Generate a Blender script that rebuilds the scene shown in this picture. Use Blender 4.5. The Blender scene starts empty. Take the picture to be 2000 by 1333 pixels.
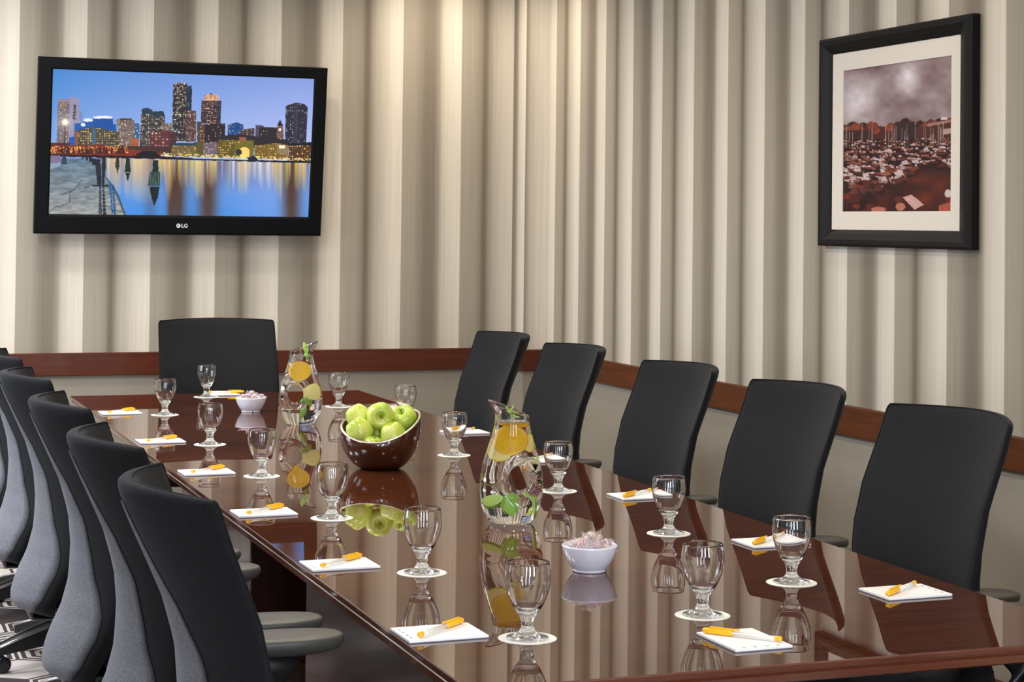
import bpy, bmesh, math, random
import numpy as np
from mathutils import Matrix, Vector

S = bpy.context.scene
COL = S.collection
# ------------------------------------------------------------------ camera
cam_d = bpy.data.cameras.new('camera'); cam = bpy.data.objects.new('camera', cam_d); COL.objects.link(cam)
CAM = Vector((0.0, 0.0, 1.5259))
R3 = ((0.93873, -0.01750, -0.34420), (-0.34446, -0.01477, -0.93869), (0.01135, 0.99974, -0.01990))
cam.matrix_world = Matrix.Translation(CAM) @ Matrix(R3).to_4x4()
cam_d.sensor_width = 36.0
cam_d.lens = 3650.06 / 2000.0 * 36.0
cam_d.shift_y = -(666.5 - 365.24) / 2000.0
cam_d.clip_start = 0.05
cam_d.dof.use_dof = True
cam_d.dof.focus_distance = 4.3
cam_d.dof.aperture_fstop = 45.0
S.camera = cam
# ------------------------------------------------------------------ colour management / render tuning
S.view_settings.view_transform = 'Standard'
S.view_settings.look = 'None'
S.view_settings.gamma = 1.0
S.view_settings.use_curve_mapping = False
S.view_settings.exposure = 0.18
S.cycles.use_denoising = True
S.cycles.max_bounces = 16
S.cycles.transmission_bounces = 16
S.cycles.transparent_max_bounces = 16
S.cycles.glossy_bounces = 8
S.cycles.diffuse_bounces = 5
S.cycles.sample_clamp_indirect = 8.0
S.cycles.blur_glossy = 0.3
# ------------------------------------------------------------------ world + lamps
W = bpy.data.worlds.new('world'); S.world = W; W.use_nodes = True
W.node_tree.nodes['Background'].inputs[0].default_value = (0.75, 0.85, 1.0, 1)
W.node_tree.nodes['Background'].inputs[1].default_value = 0.6
XL, XR, YF, YB, CEIL = -2.6, 3.5136, -1.8, 9.22, 2.95
def area(name, loc, rot, sx, sy, power, col, shape='RECTANGLE', spread=math.pi):
    d = bpy.data.lights.new(name, 'AREA'); d.shape = shape; d.size = sx
    if shape in ('RECTANGLE', 'ELLIPSE'): d.size_y = sy
    d.energy = power; d.color = col; d.spread = spread
    o = bpy.data.objects.new(name, d); COL.objects.link(o); o.location = loc; o.rotation_euler = rot
    return o
COOL = (0.80, 0.88, 1.0)
WARM = (1.0, 0.89, 0.73)
# daylight through the windows of the left wall and of the wall behind the camera
WIN_L = [(8.5, 0.55), (7.5, 0.55), (6.5, 0.55)]
for y, w in WIN_L:
    area('daylight_side', (XL + 0.06, y, 1.55), (0, -math.pi / 2, 0), 1.9, w, 26, COOL)
WIN_F = [(-1.5, 0.55), (0.35, 0.55), (2.2, 0.55)]
for x, w in WIN_F:
    area('daylight_front', (x, YF + 0.06, 1.55), (math.pi / 2, 0, 0), w, 1.9, 70, COOL)
# warm recessed ceiling downlights
LAMPS = [(2.95, 8.72, 10), (1.9, 8.35, 5), (0.6, 8.35, 5), (2.9, 7.0, 3), (2.9, 5.3, 3.5), (2.9, 3.6, 4),
         (1.7, 7.4, 9), (1.7, 5.9, 9), (1.7, 4.4, 9), (1.7, 2.9, 8)]
# cool ceiling light panels over the window-side aisle
PANELS = [(-0.35, 5.4), (-0.35, 6.9), (-0.35, 8.4)]
for x, y in PANELS:
    area('ceiling_panel_lamp', (x, y, CEIL - 0.03), (0, 0, 0), 0.55, 0.55, 52, (0.86, 0.92, 1.0))
for x, y, p in LAMPS:
    area('downlight_lamp', (x, y, CEIL - 0.012), (0, 0, 0), 0.13, 0.13, p, WARM, 'DISK', math.radians(150))

# ------------------------------------------------------------------ helpers
def me_obj(name, verts, faces, mat=None, parent=None, smooth=True, loc=None):
    me = bpy.data.meshes.new(name)
    me.from_pydata([tuple(map(float, v)) for v in verts], [], [tuple(map(int, f)) for f in faces])
    me.update()
    if smooth:
        me.polygons.foreach_set('use_smooth', [True] * len(me.polygons))
    if mat: me.materials.append(mat)
    o = bpy.data.objects.new(name, me); COL.objects.link(o)
    if parent: o.parent = parent
    if loc is not None: o.location = loc
    return o
def bm_obj(name, bm, mat=None, parent=None, smooth=False, loc=None):
    me = bpy.data.meshes.new(name); bm.to_mesh(me); bm.free()
    if smooth: me.polygons.foreach_set('use_smooth', [True] * len(me.polygons))
    if mat: me.materials.append(mat)
    o = bpy.data.objects.new(name, me); COL.objects.link(o)
    if parent: o.parent = parent
    if loc is not None: o.location = loc
    return o
def tag(o, label, cat, group=None):
    o['label'] = label; o['category'] = cat
    if group: o['group'] = group
    return o
def empty(name, loc=(0, 0, 0), rz=0.0):
    o = bpy.data.objects.new(name, None); COL.objects.link(o)
    o.location = loc; o.rotation_euler = (0, 0, rz); o.empty_display_size = 0.05
    return o
def structure(o):
    o['kind'] = 'structure'; return o
def bm_box(bm, x0, x1, y0, y1, z0, z1, bev=0.0, seg=2):
    vs = [bm.verts.new(p) for p in ((x0, y0, z0), (x1, y0, z0), (x1, y1, z0), (x0, y1, z0), (x0, y0, z1), (x1, y0, z1), (x1, y1, z1), (x0, y1, z1))]
    fs = [bm.faces.new([vs[i] for i in f]) for f in ((3, 2, 1, 0), (4, 5, 6, 7), (0, 1, 5, 4), (1, 2, 6, 5), (2, 3, 7, 6), (3, 0, 4, 7))]
    if bev > 0:
        es = list({e for f in fs for e in f.edges})
        bmesh.ops.bevel(bm, geom=es, offset=bev, segments=seg, profile=0.5, affect='EDGES')
def box(name, x0, x1, y0, y1, z0, z1, mat, parent=None, bev=0.0, seg=2):
    bm = bmesh.new(); bm_box(bm, x0, x1, y0, y1, z0, z1, bev, seg)
    return bm_obj(name, bm, mat, parent)
def lathe(prof, n=48, closed=False, rfun=None):
    """prof: list of (r, z); returns verts, faces"""
    V, F = [], []
    m = len(prof)
    for i, (r, z) in enumerate(prof):
        for j in range(n):
            a = 2 * math.pi * j / n
            k = rfun(i, a) if rfun else 1.0
            V.append((r * k * math.cos(a), r * k * math.sin(a), z))
    for i in range(m - 1 + (1 if closed else 0)):
        i2 = (i + 1) % m
        for j in range(n):
            j2 = (j + 1) % n
            F.append((i * n + j, i * n + j2, i2 * n + j2, i2 * n + j))
    if not closed:
        if prof[0][0] > 1e-6: F.append(tuple(range(n - 1, -1, -1)))
        if prof[-1][0] > 1e-6: F.append(tuple((m - 1) * n + j for j in range(n)))
    return V, F
def sweep(path, rad, n=10):
    """tube through path points, rad: number or list; elliptical radius tuples allowed"""
    path = [Vector(p) for p in path]; V, F = [], []
    up = Vector((0, 0, 1))
    for i, p in enumerate(path):
        t = (path[min(i + 1, len(path) - 1)] - path[max(i - 1, 0)]).normalized()
        a = t.cross(up)
        if a.length < 1e-3: a = Vector((1, 0, 0))
        a.normalize(); b = t.cross(a).normalized()
        r = rad[i] if isinstance(rad, (list, tuple)) else rad
        ra, rb = r if isinstance(r, tuple) else (r, r)
        for j in range(n):
            c = 2 * math.pi * j / n
            V.append(p + a * ra * math.cos(c) + b * rb * math.sin(c))
    for i in range(len(path) - 1):
        for j in range(n):
            j2 = (j + 1) % n
            F.append((i * n + j, i * n + j2, (i + 1) * n + j2, (i + 1) * n + j))
    F.append(tuple(range(n - 1, -1, -1))); F.append(tuple((len(path) - 1) * n + j for j in range(n)))
    return V, F
def copy_tree(o, parent=None):
    c = o.copy(); COL.objects.link(c)
    if parent is not None:
        c.parent = parent; c.matrix_parent_inverse = o.matrix_parent_inverse.copy()
    for ch in list(o.children): copy_tree(ch, c)
    return c
def catmull(pts, n):
    """dense interpolation of (x,y) control points, monotone in index"""
    pts = np.array(pts, float); out = []
    P = np.vstack([2 * pts[0] - pts[1], pts, 2 * pts[-1] - pts[-2]])
    for i in range(1, len(P) - 2):
        for k in range(n):
            t = k / n
            out.append(0.5 * ((2 * P[i]) + (P[i + 1] - P[i - 1]) * t + (2 * P[i - 1] - 5 * P[i] + 4 * P[i + 1] - P[i + 2]) * t * t + (3 * P[i] - P[i - 1] - 3 * P[i + 1] + P[i + 2]) * t ** 3))
    out.append(pts[-1]); return [tuple(p) for p in out]

# ------------------------------------------------------------------ materials
def mat_new(name):
    m = bpy.data.materials.new(name); m.use_nodes = True
    return m, m.node_tree.nodes, m.node_tree.links
def principled(name, col, rough=0.5, metal=0.0, spec=0.5, sheen=0.0, sheen_tint=None, coat=0.0, coat_rough=0.03, trans=0.0, ior=1.5, bump=None, var=None, emit=None):
    m, N, L = mat_new(name); b = N['Principled BSDF']
    b.inputs['Base Color'].default_value = (*col, 1); b.inputs['Roughness'].default_value = rough
    b.inputs['Metallic'].default_value = metal; b.inputs['Specular IOR Level'].default_value = spec
    b.inputs['Sheen Weight'].default_value = sheen; b.inputs['Coat Weight'].default_value = coat
    b.inputs['Coat Roughness'].default_value = coat_rough
    if sheen_tint: b.inputs['Sheen Tint'].default_value = (*sheen_tint, 1)
    b.inputs['Transmission Weight'].default_value = trans; b.inputs['IOR'].default_value = ior
    if var:   # (scale, other colour, detail)
        tc = N.new('ShaderNodeTexCoord'); nz = N.new('ShaderNodeTexNoise'); nz.inputs['Scale'].default_value = var[0]; nz.inputs['Detail'].default_value = var[2]
        mx = N.new('ShaderNodeMix'); mx.data_type = 'RGBA'; mx.inputs[6].default_value = (*col, 1); mx.inputs[7].default_value = (*var[1], 1)
        L.new(tc.outputs['Object'], nz.inputs['Vector']); L.new(nz.outputs['Fac'], mx.inputs[0]); L.new(mx.outputs[2], b.inputs['Base Color'])
    if bump:  # (scale, strength, distance)
        tc = N.new('ShaderNodeTexCoord'); nz = N.new('ShaderNodeTexNoise'); nz.inputs['Scale'].default_value = bump[0]; nz.inputs['Detail'].default_value = 3
        bp = N.new('ShaderNodeBump'); bp.inputs['Strength'].default_value = bump[1]; bp.inputs['Distance'].default_value = bump[2]
        L.new(tc.outputs['Object'], nz.inputs['Vector']); L.new(nz.outputs['Fac'], bp.inputs['Height']); L.new(bp.outputs['Normal'], b.inputs['Normal'])
    return m
def math_node(N, L, op, a, b=None, c=None):
    n = N.new('ShaderNodeMath'); n.operation = op
    for i, v in enumerate((a, b, c)):
        if v is None: continue
        if isinstance(v, (int, float)): n.inputs[i].default_value = v
        else: L.new(v, n.inputs[i])
    return n.outputs[0]

BRIGHT, MID, DARK, DEEP = (0.66, 0.59, 0.485), (0.345, 0.30, 0.232), (0.205, 0.170, 0.128), (0.172, 0.140, 0.102)
def lerp(a, b, t): return tuple(x + (y - x) * t for x, y in zip(a, b))
def wallpaper(name, axis, origin, sign, period):
    """striped wallpaper above z=0.82, plain woven below; stripes run along world axis"""
    m, N, L = mat_new(name); b = N['Principled BSDF']
    geo = N.new('ShaderNodeNewGeometry'); sep = N.new('ShaderNodeSeparateXYZ'); L.new(geo.outputs['Position'], sep.inputs[0])
    t = math_node(N, L, 'MULTIPLY_ADD', sep.outputs[axis], sign / (2 * period), -sign * origin / (2 * period))
    # slight hand-woven wander of the stripe
    f = math_node(N, L, 'FRACT', t)
    ramp = N.new('ShaderNodeValToRGB'); L.new(f, ramp.inputs[0]); cr = ramp.color_ramp
    stops = [(0.0, BRIGHT), (0.004, MID), (0.11, lerp(MID, DARK, 0.2)), (0.16, lerp(MID, DARK, 0.7)), (0.20, DARK), (0.27, DARK), (0.31, lerp(DARK, MID, 0.7)),
             (0.345, lerp(MID, BRIGHT, 0.55)), (0.40, lerp(MID, BRIGHT, 0.85)), (0.47, BRIGHT), (0.4985, BRIGHT), (0.5025, lerp(MID, BRIGHT, 0.02)),
             (0.63, lerp(MID, DARK, 0.15)), (0.67, lerp(MID, DARK, 0.6)), (0.695, DEEP), (0.715, DEEP), (0.74, lerp(DARK, MID, 0.5)), (0.78, lerp(MID, BRIGHT, 0.2)),
             (0.86, lerp(MID, BRIGHT, 0.65)), (0.93, BRIGHT), (0.9995, BRIGHT)]
    while len(cr.elements) < len(stops): cr.elements.new(0.5)
    for e, (p, c) in zip(cr.elements, stops): e.position = p
    for e, (p, c) in zip(cr.elements, stops): e.position = p; e.color = (*c, 1)
    # fine vertical thread lines
    mp = N.new('ShaderNodeVectorMath'); mp.operation = 'MULTIPLY'; mp.inputs[1].default_value = (160, 160, 1.5); L.new(geo.outputs['Position'], mp.inputs[0])
    nz = N.new('ShaderNodeTexNoise'); nz.inputs['Scale'].default_value = 1.0; nz.inputs['Detail'].default_value = 2; L.new(mp.outputs[0], nz.inputs['Vector'])
    k = math_node(N, L, 'MULTIPLY_ADD', nz.outputs['Fac'], 0.30, 0.85)
    vm = N.new('ShaderNodeVectorMath'); vm.operation = 'SCALE'; L.new(ramp.outputs[0], vm.inputs[0]); L.new(k, vm.inputs['Scale'])
    mp2 = N.new('ShaderNodeVectorMath'); mp2.operation = 'MULTIPLY'; mp2.inputs[1].default_value = (60, 60, 220); L.new(geo.outputs['Position'], mp2.inputs[0])
    nz2 = N.new('ShaderNodeTexNoise'); nz2.inputs['Scale'].default_value = 1.0; nz2.inputs['Detail'].default_value = 3; L.new(mp2.outputs[0], nz2.inputs['Vector'])
    lo = N.new('ShaderNodeMix'); lo.data_type = 'RGBA'; lo.inputs[6].default_value = (0.262, 0.228, 0.180, 1); lo.inputs[7].default_value = (0.335, 0.293, 0.232, 1); L.new(nz2.outputs['Fac'], lo.inputs[0])
    below = math_node(N, L, 'LESS_THAN', sep.outputs[2], 0.82)
    mx = N.new('ShaderNodeMix'); mx.data_type = 'RGBA'; L.new(below, mx.inputs[0]); L.new(vm.outputs[0], mx.inputs[6]); L.new(lo.outputs[2], mx.inputs[7])
    L.new(mx.outputs[2], b.inputs['Base Color']); b.inputs['Roughness'].default_value = 0.75; b.inputs['Specular IOR Level'].default_value = 0.2
    return m
def wood(name, dark, light, rough, coat, axis=1, grain=9.0, coat_rough=0.03, spec=0.5):
    m, N, L = mat_new(name); b = N['Principled BSDF']
    geo = N.new('ShaderNodeNewGeometry')
    sc = [grain * 6.0] * 3; sc[axis] = grain * 0.35
    mp = N.new('ShaderNodeVectorMath'); mp.operation = 'MULTIPLY'; mp.inputs[1].default_value = sc; L.new(geo.outputs['Position'], mp.inputs[0])
    n1 = N.new('ShaderNodeTexNoise'); n1.inputs['Scale'].default_value = 1.0; n1.inputs['Detail'].default_value = 5; n1.inputs['Distortion'].default_value = 0.6; L.new(mp.outputs[0], n1.inputs['Vector'])
    sc2 = [2.2] * 3; sc2[axis] = 0.5
    mp2 = N.new('ShaderNodeVectorMath'); mp2.operation = 'MULTIPLY'; mp2.inputs[1].default_value = sc2; L.new(geo.outputs['Position'], mp2.inputs[0])
    n2 = N.new('ShaderNodeTexNoise'); n2.inputs['Scale'].default_value = 1.0; n2.inputs['Detail'].default_value = 2; L.new(mp2.outputs[0], n2.inputs['Vector'])
    s = math_node(N, L, 'MULTIPLY', n1.outputs['Fac'], 0.6); s = math_node(N, L, 'MULTIPLY_ADD', n2.outputs['Fac'], 0.4, s)
    r = N.new('ShaderNodeValToRGB'); L.new(s, r.inputs[0])
    r.color_ramp.elements[0].position = 0.33; r.color_ramp.elements[0].color = (*dark, 1)
    r.color_ramp.elements[1].position = 0.68; r.color_ramp.elements[1].color = (*light, 1)
    L.new(r.outputs[0], b.inputs['Base Color']); b.inputs['Roughness'].default_value = rough; b.inputs['Coat Weight'].default_value = coat; b.inputs['Coat Roughness'].default_value = coat_rough
    b.inputs['Specular IOR Level'].default_value = spec
    return m
def fabric(name, base, fleck, scale, rough=0.95, sheen=0.3, tint=(0.8, 0.86, 1.0), bump=0.25):
    m, N, L = mat_new(name); b = N['Principled BSDF']
    tc = N.new('ShaderNodeTexCoord'); nz = N.new('ShaderNodeTexNoise'); nz.inputs['Scale'].default_value = scale; nz.inputs['Detail'].default_value = 3; nz.inputs['Roughness'].default_value = 0.7
    L.new(tc.outputs['Object'], nz.inputs['Vector'])
    r = N.new('ShaderNodeValToRGB'); L.new(nz.outputs['Fac'], r.inputs[0])
    r.color_ramp.elements[0].position = 0.38; r.color_ramp.elements[0].color = (*base, 1)
    r.color_ramp.elements[1].position = 0.66; r.color_ramp.elements[1].color = (*fleck, 1)
    bp = N.new('ShaderNodeBump'); bp.inputs['Strength'].default_value = bump; bp.inputs['Distance'].default_value = 0.002; L.new(nz.outputs['Fac'], bp.inputs['Height'])
    L.new(r.outputs[0], b.inputs['Base Color']); L.new(bp.outputs['Normal'], b.inputs['Normal'])
    b.inputs['Roughness'].default_value = rough; b.inputs['Specular IOR Level'].default_value = 0.25; b.inputs['Sheen Weight'].default_value = sheen
    b.inputs['Sheen Roughness'].default_value = 0.32; b.inputs['Sheen Tint'].default_value = (*tint, 1)
    return m
def glass(name, ior=1.5, col=(1, 1, 1), rough=0.0):
    m, N, L = mat_new(name); b = N['Principled BSDF']
    b.inputs['Base Color'].default_value = (*col, 1); b.inputs['Roughness'].default_value = rough; b.inputs['IOR'].default_value = ior
    b.inputs['Transmission Weight'].default_value = 1.0
    return m
def carpet():
    m, N, L = mat_new('hexagon_carpet'); b = N['Principled BSDF']
    geo = N.new('ShaderNodeNewGeometry')
    def vmath(op, a, bb=None, sc=None):
        n = N.new('ShaderNodeVectorMath'); n.operation = op
        for i, v in enumerate((a, bb)):
            if v is None: continue
            if isinstance(v, tuple): n.inputs[i].default_value = v
            else: L.new(v, n.inputs[i])
        if sc is not None: n.inputs['Scale'].default_value = sc
        return n.outputs['Value'] if op == 'DOT_PRODUCT' else n.outputs[0]
    p = vmath('ADD', vmath('SCALE', geo.outputs['Position'], sc=1 / 0.26), (100.0, 103.92, 0.0))
    p = vmath('MULTIPLY', p, (1, 1, 0))
    r, h = (1.0, 1.7320508, 1.0), (0.5, 0.8660254, 0.0)
    a = vmath('SUBTRACT', vmath('MODULO', p, r), h)
    c = vmath('SUBTRACT', vmath('MODULO', vmath('SUBTRACT', p, h), r), h)
    sel = math_node(N, L, 'LESS_THAN', vmath('DOT_PRODUCT', a, a), vmath('DOT_PRODUCT', c, c))
    mx = N.new('ShaderNodeMix'); mx.data_type = 'VECTOR'; L.new(sel, mx.inputs[0]); L.new(c, mx.inputs[4]); L.new(a, mx.inputs[5])
    gv = mx.outputs[1]
    ab = vmath('ABSOLUTE', gv); sp = N.new('ShaderNodeSeparateXYZ'); L.new(ab, sp.inputs[0])
    d = math_node(N, L, 'MAXIMUM', sp.outputs[0], math_node(N, L, 'MULTIPLY_ADD', sp.outputs[1], 0.8660254, math_node(N, L, 'MULTIPLY', sp.outputs[0], 0.5)))
    ring = math_node(N, L, 'GREATER_THAN', math_node(N, L, 'FRACT', math_node(N, L, 'MULTIPLY', d, 8.0)), 0.5)
    cell = vmath('SUBTRACT', p, gv); wn = N.new('ShaderNodeTexWhiteNoise'); L.new(vmath('SNAP', vmath('ADD', cell, (0.05, 0.05, 0)), (0.25, 0.25, 1)), wn.inputs['Vector'])
    plain = math_node(N, L, 'GREATER_THAN', wn.outputs['Value'], 0.5)
    dark = math_node(N, L, 'GREATER_THAN', wn.outputs['Value'], 0.82)
    edge = math_node(N, L, 'GREATER_THAN', d, 0.475)
    cream, brown = (0.50, 0.44, 0.40, 1), (0.055, 0.043, 0.042, 1)
    def mix(f, x, y):
        n = N.new('ShaderNodeMix'); n.data_type = 'RGBA'; L.new(f, n.inputs[0])
        for i, v in ((6, x), (7, y)):
            if isinstance(v, tuple): n.inputs[i].default_value = v
            else: L.new(v, n.inputs[i])
        return n.outputs[2]
    c1 = mix(ring, brown, cream); c2 = mix(plain, c1, cream); c3 = mix(dark, c2, brown); c4 = mix(edge, c3, brown)
    nz = N.new('ShaderNodeTexNoise'); nz.inputs['Scale'].default_value = 400; L.new(geo.outputs['Position'], nz.inputs['Vector'])
    bp = N.new('ShaderNodeBump'); bp.inputs['Strength'].default_value = 0.5; bp.inputs['Distance'].default_value = 0.004; L.new(nz.outputs['Fac'], bp.inputs['Height'])
    L.new(c4, b.inputs['Base Color']); L.new(bp.outputs['Normal'], b.inputs['Normal']); b.inputs['Roughness'].default_value = 0.95; b.inputs['Specular IOR Level'].default_value = 0.1
    return m

M = {}
M['ceiling'] = principled('ceiling_paint', (0.80, 0.77, 0.72), 0.9)
M['plainwall'] = principled('plain_wall_paint', (0.22, 0.20, 0.17), 0.85)
M['carpet'] = carpet()
M['rail'] = wood('mahogany_rail', (0.060, 0.014, 0.006), (0.115, 0.026, 0.010), 0.45, 0.08, axis=0, coat_rough=0.15, spec=0.2)
M['rail_y'] = wood('mahogany_rail_long', (0.060, 0.016, 0.006), (0.130, 0.036, 0.009), 0.45, 0.08, axis=1, coat_rough=0.15, spec=0.2)
M['table'] = wood('polished_mahogany', (0.034, 0.0085, 0.0042), (0.098, 0.027, 0.0105), 0.3, 1.0, axis=0, coat_rough=0.012, spec=0.0)
M['table_edge'] = wood('mahogany_edge', (0.07, 0.017, 0.008), (0.15, 0.04, 0.017), 0.22, 1.0, axis=0, coat_rough=0.05)
M['panel'] = wood('mahogany_panel', (0.040, 0.011, 0.006), (0.085, 0.025, 0.012), 0.3, 0.6, axis=2, coat_rough=0.12)
M['back'] = fabric('charcoal_weave', (0.0035, 0.0035, 0.004), (0.013, 0.013, 0.014), 420, sheen=0.05)
M['felt'] = fabric('grey_back_fabric', (0.100, 0.100, 0.110), (0.230, 0.234, 0.254), 330, sheen=0.08)
fm = M['felt']; fn, fl_ = fm.node_tree.nodes, fm.node_tree.links   # base colour blends to black towards the grey layer's border
at_ = fn.new('ShaderNodeAttribute'); at_.attribute_name = 'border_blend'; mxf = fn.new('ShaderNodeMix'); mxf.data_type = 'RGBA'; mxf.inputs[6].default_value = (0.006, 0.006, 0.007, 1)
src_ = fn['Principled BSDF'].inputs['Base Color'].links[0].from_socket; fl_.new(src_, mxf.inputs[7]); fl_.new(at_.outputs['Fac'], mxf.inputs[0]); fl_.new(mxf.outputs[2], fn['Principled BSDF'].inputs['Base Color'])
M['front'] = fabric('black_weave', (0.0075, 0.0075, 0.0085), (0.016, 0.016, 0.0175), 500, sheen=0.05, tint=(1, 0.95, 0.9))
M['armpad'] = principled('grey_arm_plastic', (0.060, 0.058, 0.050), 0.42, spec=0.5, bump=(600, 0.08, 0.001))
M['plastic'] = principled('black_plastic', (0.012, 0.012, 0.014), 0.35)
M['chrome'] = principled('polished_aluminium', (0.75, 0.76, 0.80), 0.22, metal=1.0)
M['glass'] = glass('clear_glass', 1.5, (0.985, 0.995, 0.99))
M['water'] = glass('pitcher_water_glass', 1.36, (1.0, 1.0, 1.0))
M['paper'] = principled('white_paper', (0.86, 0.85, 0.84), 0.8)
M['doily'] = principled('coaster_paper', (0.84, 0.82, 0.74), 0.85)
M['print'] = principled('grey_print', (0.30, 0.28, 0.30), 0.8)
M['card'] = principled('grey_backing_card', (0.22, 0.20, 0.22), 0.8)
M['orangeplastic'] = principled('orange_plastic', (0.95, 0.50, 0.010), 0.35)
M['barrel'] = principled('white_pen_barrel', (0.84, 0.80, 0.74), 0.25, coat=0.5)
M['porcelain'] = principled('white_porcelain', (0.86, 0.86, 0.95), 0.18, coat=0.7)
M['bowlbrown'] = principled('brown_lacquer', (0.062, 0.018, 0.007), 0.18, coat=1.0, coat_rough=0.02)
M['bowlrim'] = principled('brushed_steel_rim', (0.62, 0.56, 0.45), 0.28, metal=0.9)
M['bowlin'] = principled('brushed_steel_inside', (0.45, 0.42, 0.36), 0.30, metal=0.9)
M['tvblack'] = principled('glossy_black_bezel', (0.0035, 0.0035, 0.004), 0.4, spec=0.1)
M['tvmatt'] = principled('matt_black_case', (0.012, 0.012, 0.013), 0.5)
M['logo'] = principled('silver_logo', (0.65, 0.65, 0.68), 0.4)
M['frame'] = principled('black_frame_lacquer', (0.008, 0.0072, 0.007), 0.45, spec=0.12)
M['matboard'] = principled('cream_mat_board', (0.70, 0.63, 0.54), 0.9)
M['winframe'] = principled('white_window_frame', (0.75, 0.75, 0.75), 0.5)

# ------------------------------------------------------------------ the room
STEP = 0.3254
BS = STEP * (YB / 9.376); B0 = 0.869 * (YB / 9.376)
COLX, COLY = 3.384, 9.035
def plane(name, pts, mat):
    return structure(me_obj(name, pts, [(0, 1, 2, 3)], mat, smooth=False))
TH = 0.12
m_back = wallpaper('wallpaper_back', 0, B0, 1.0, BS)
m_right = wallpaper('wallpaper_right', 1, 8.612, -1.0, STEP)
m_colf = wallpaper('wallpaper_column_front', 0, XR - STEP, 1.0, STEP)
m_cols = wallpaper('wallpaper_column_side', 1, COLY + 0.3254, -1.0, STEP)
wb = structure(box('wall_back', XL - TH, XR + TH, YB, YB + TH, 0, CEIL, m_back))
wr = structure(box('wall_right', XR, XR + TH, YF - TH, YB, 0, CEIL, m_right))
# boxed column in the corner of back and right wall
cv = [(COLX, COLY, 0), (XR, COLY, 0), (XR, COLY, CEIL), (COLX, COLY, CEIL), (COLX, YB, 0), (COLX, YB, CEIL)]
wc = me_obj('wall_corner', cv, [(0, 1, 2, 3), (4, 0, 3, 5)], m_colf, smooth=False); wc.data.materials.append(m_cols)
wc.data.polygons[1].material_index = 1; structure(wc)
structure(box('floor', XL - TH, XR + TH, YF - TH, YB + TH, -0.1, 0, M['carpet']))
structure(box('ceiling', XL - TH, XR + TH, YF - TH, YB + TH, CEIL, CEIL + 0.1, M['ceiling']))
def wall_with_windows(name, along, pos, a0, a1, wins, z0, z1):
    bm = bmesh.new(); cuts = [a0]
    spans = sorted((c - w / 2, c + w / 2) for c, w in wins)
    def put(b0, b1, q0, q1):
        if along == 'y': bm_box(bm, pos - TH, pos, b0, b1, q0, q1)
        else: bm_box(bm, b0, b1, pos - TH, pos, q0, q1)
    last = a0
    for s0, s1 in spans:
        put(last, s0, 0, CEIL); put(s0, s1, 0, z0); put(s0, s1, z1, CEIL); last = s1
    put(last, a1, 0, CEIL)
    o = bm_obj(name, bm, M['plainwall']); return structure(o)
wall_with_windows('wall_left', 'y', XL, YF, YB, WIN_L, 0.6, 2.5)
wall_with_windows('wall_front', 'x', YF, XL - TH, XR, WIN_F, 0.6, 2.5)
k = 0
for along, pos, wins in (('y', XL, WIN_L), ('x', YF, WIN_F)):
    for c, w in wins:
        k += 1
        e = empty('window_%d' % k); structure(e)
        for q0, q1, z0, z1 in ((c - w / 2, c - w / 2 + 0.05, 0.6, 2.5), (c + w / 2 - 0.05, c + w / 2, 0.6, 2.5), (c - w / 2 + 0.05, c + w / 2 - 0.05, 0.6, 0.65), (c - w / 2 + 0.05, c + w / 2 - 0.05, 2.45, 2.5), (c - 0.02, c + 0.02, 0.65, 2.45)):
            if along == 'y': box('window_frame', pos - 0.09, pos - 0.02, q0, q1, z0, z1, M['winframe'], e)
            else: box('window_frame', q0, q1, pos - 0.09, pos - 0.02, z0, z1, M['winframe'], e)
        if along == 'y': box('pane', pos - 0.06, pos - 0.055, c - w / 2 + 0.05, c + w / 2 - 0.05, 0.65, 2.45, M['glass'], e)
        else: box('pane', c - w / 2 + 0.05, c + w / 2 - 0.05, pos - 0.06, pos - 0.055, 0.65, 2.45, M['glass'], e)
# chair rail (mahogany band) and baseboards
RT, RB = 0.8796, 0.769
def rail_run(name, axis, fixed, out, a0, a1, z0, z1, mat):
    bm = bmesh.new()
    if axis == 'x': bm_box(bm, a0, a1, fixed - out, fixed, z0, z1, 0.004)
    else: bm_box(bm, fixed - out, fixed, a0, a1, z0, z1, 0.004)
    return structure(bm_obj(name, bm, mat))
rail_run('trim_1', 'x', YB, 0.022, XL, COLX - 0.001, RB, RT, M['rail'])
rail_run('trim_2', 'x', COLY, 0.022, COLX - 0.022, XR - 0.023, RB, RT, M['rail'])
rail_run('trim_3', 'y', COLX, 0.022, COLY, YB - 0.023, RB, RT, M['rail_y'])
rail_run('trim_4', 'y', XR, 0.022, YF, COLY - 0.0005, RB, RT, M['rail_y'])
rail_run('baseboard_back', 'x', YB, 0.015, XL, COLX - 0.001, 0, 0.10, M['rail'])
rail_run('baseboard_right', 'y', XR, 0.015, YF, COLY - 0.001, 0, 0.10, M['rail_y'])
for i, (x, y) in enumerate(PANELS):
    e = empty('ceiling_panel', (x, y, CEIL)); tag(e, 'square white ceiling light panel, %s over the window-side aisle' % ('nearest', 'middle', 'farthest')[i], 'ceiling light', 'square ceiling light panels')
    for x0, x1, y0, y1 in ((-0.31, 0.31, -0.31, -0.28), (-0.31, 0.31, 0.28, 0.31), (-0.31, -0.28, -0.28, 0.28), (0.28, 0.31, -0.28, 0.28)): box('panel_frame', x0, x1, y0, y1, -0.035, -0.0005, M['winframe'], e)
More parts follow.
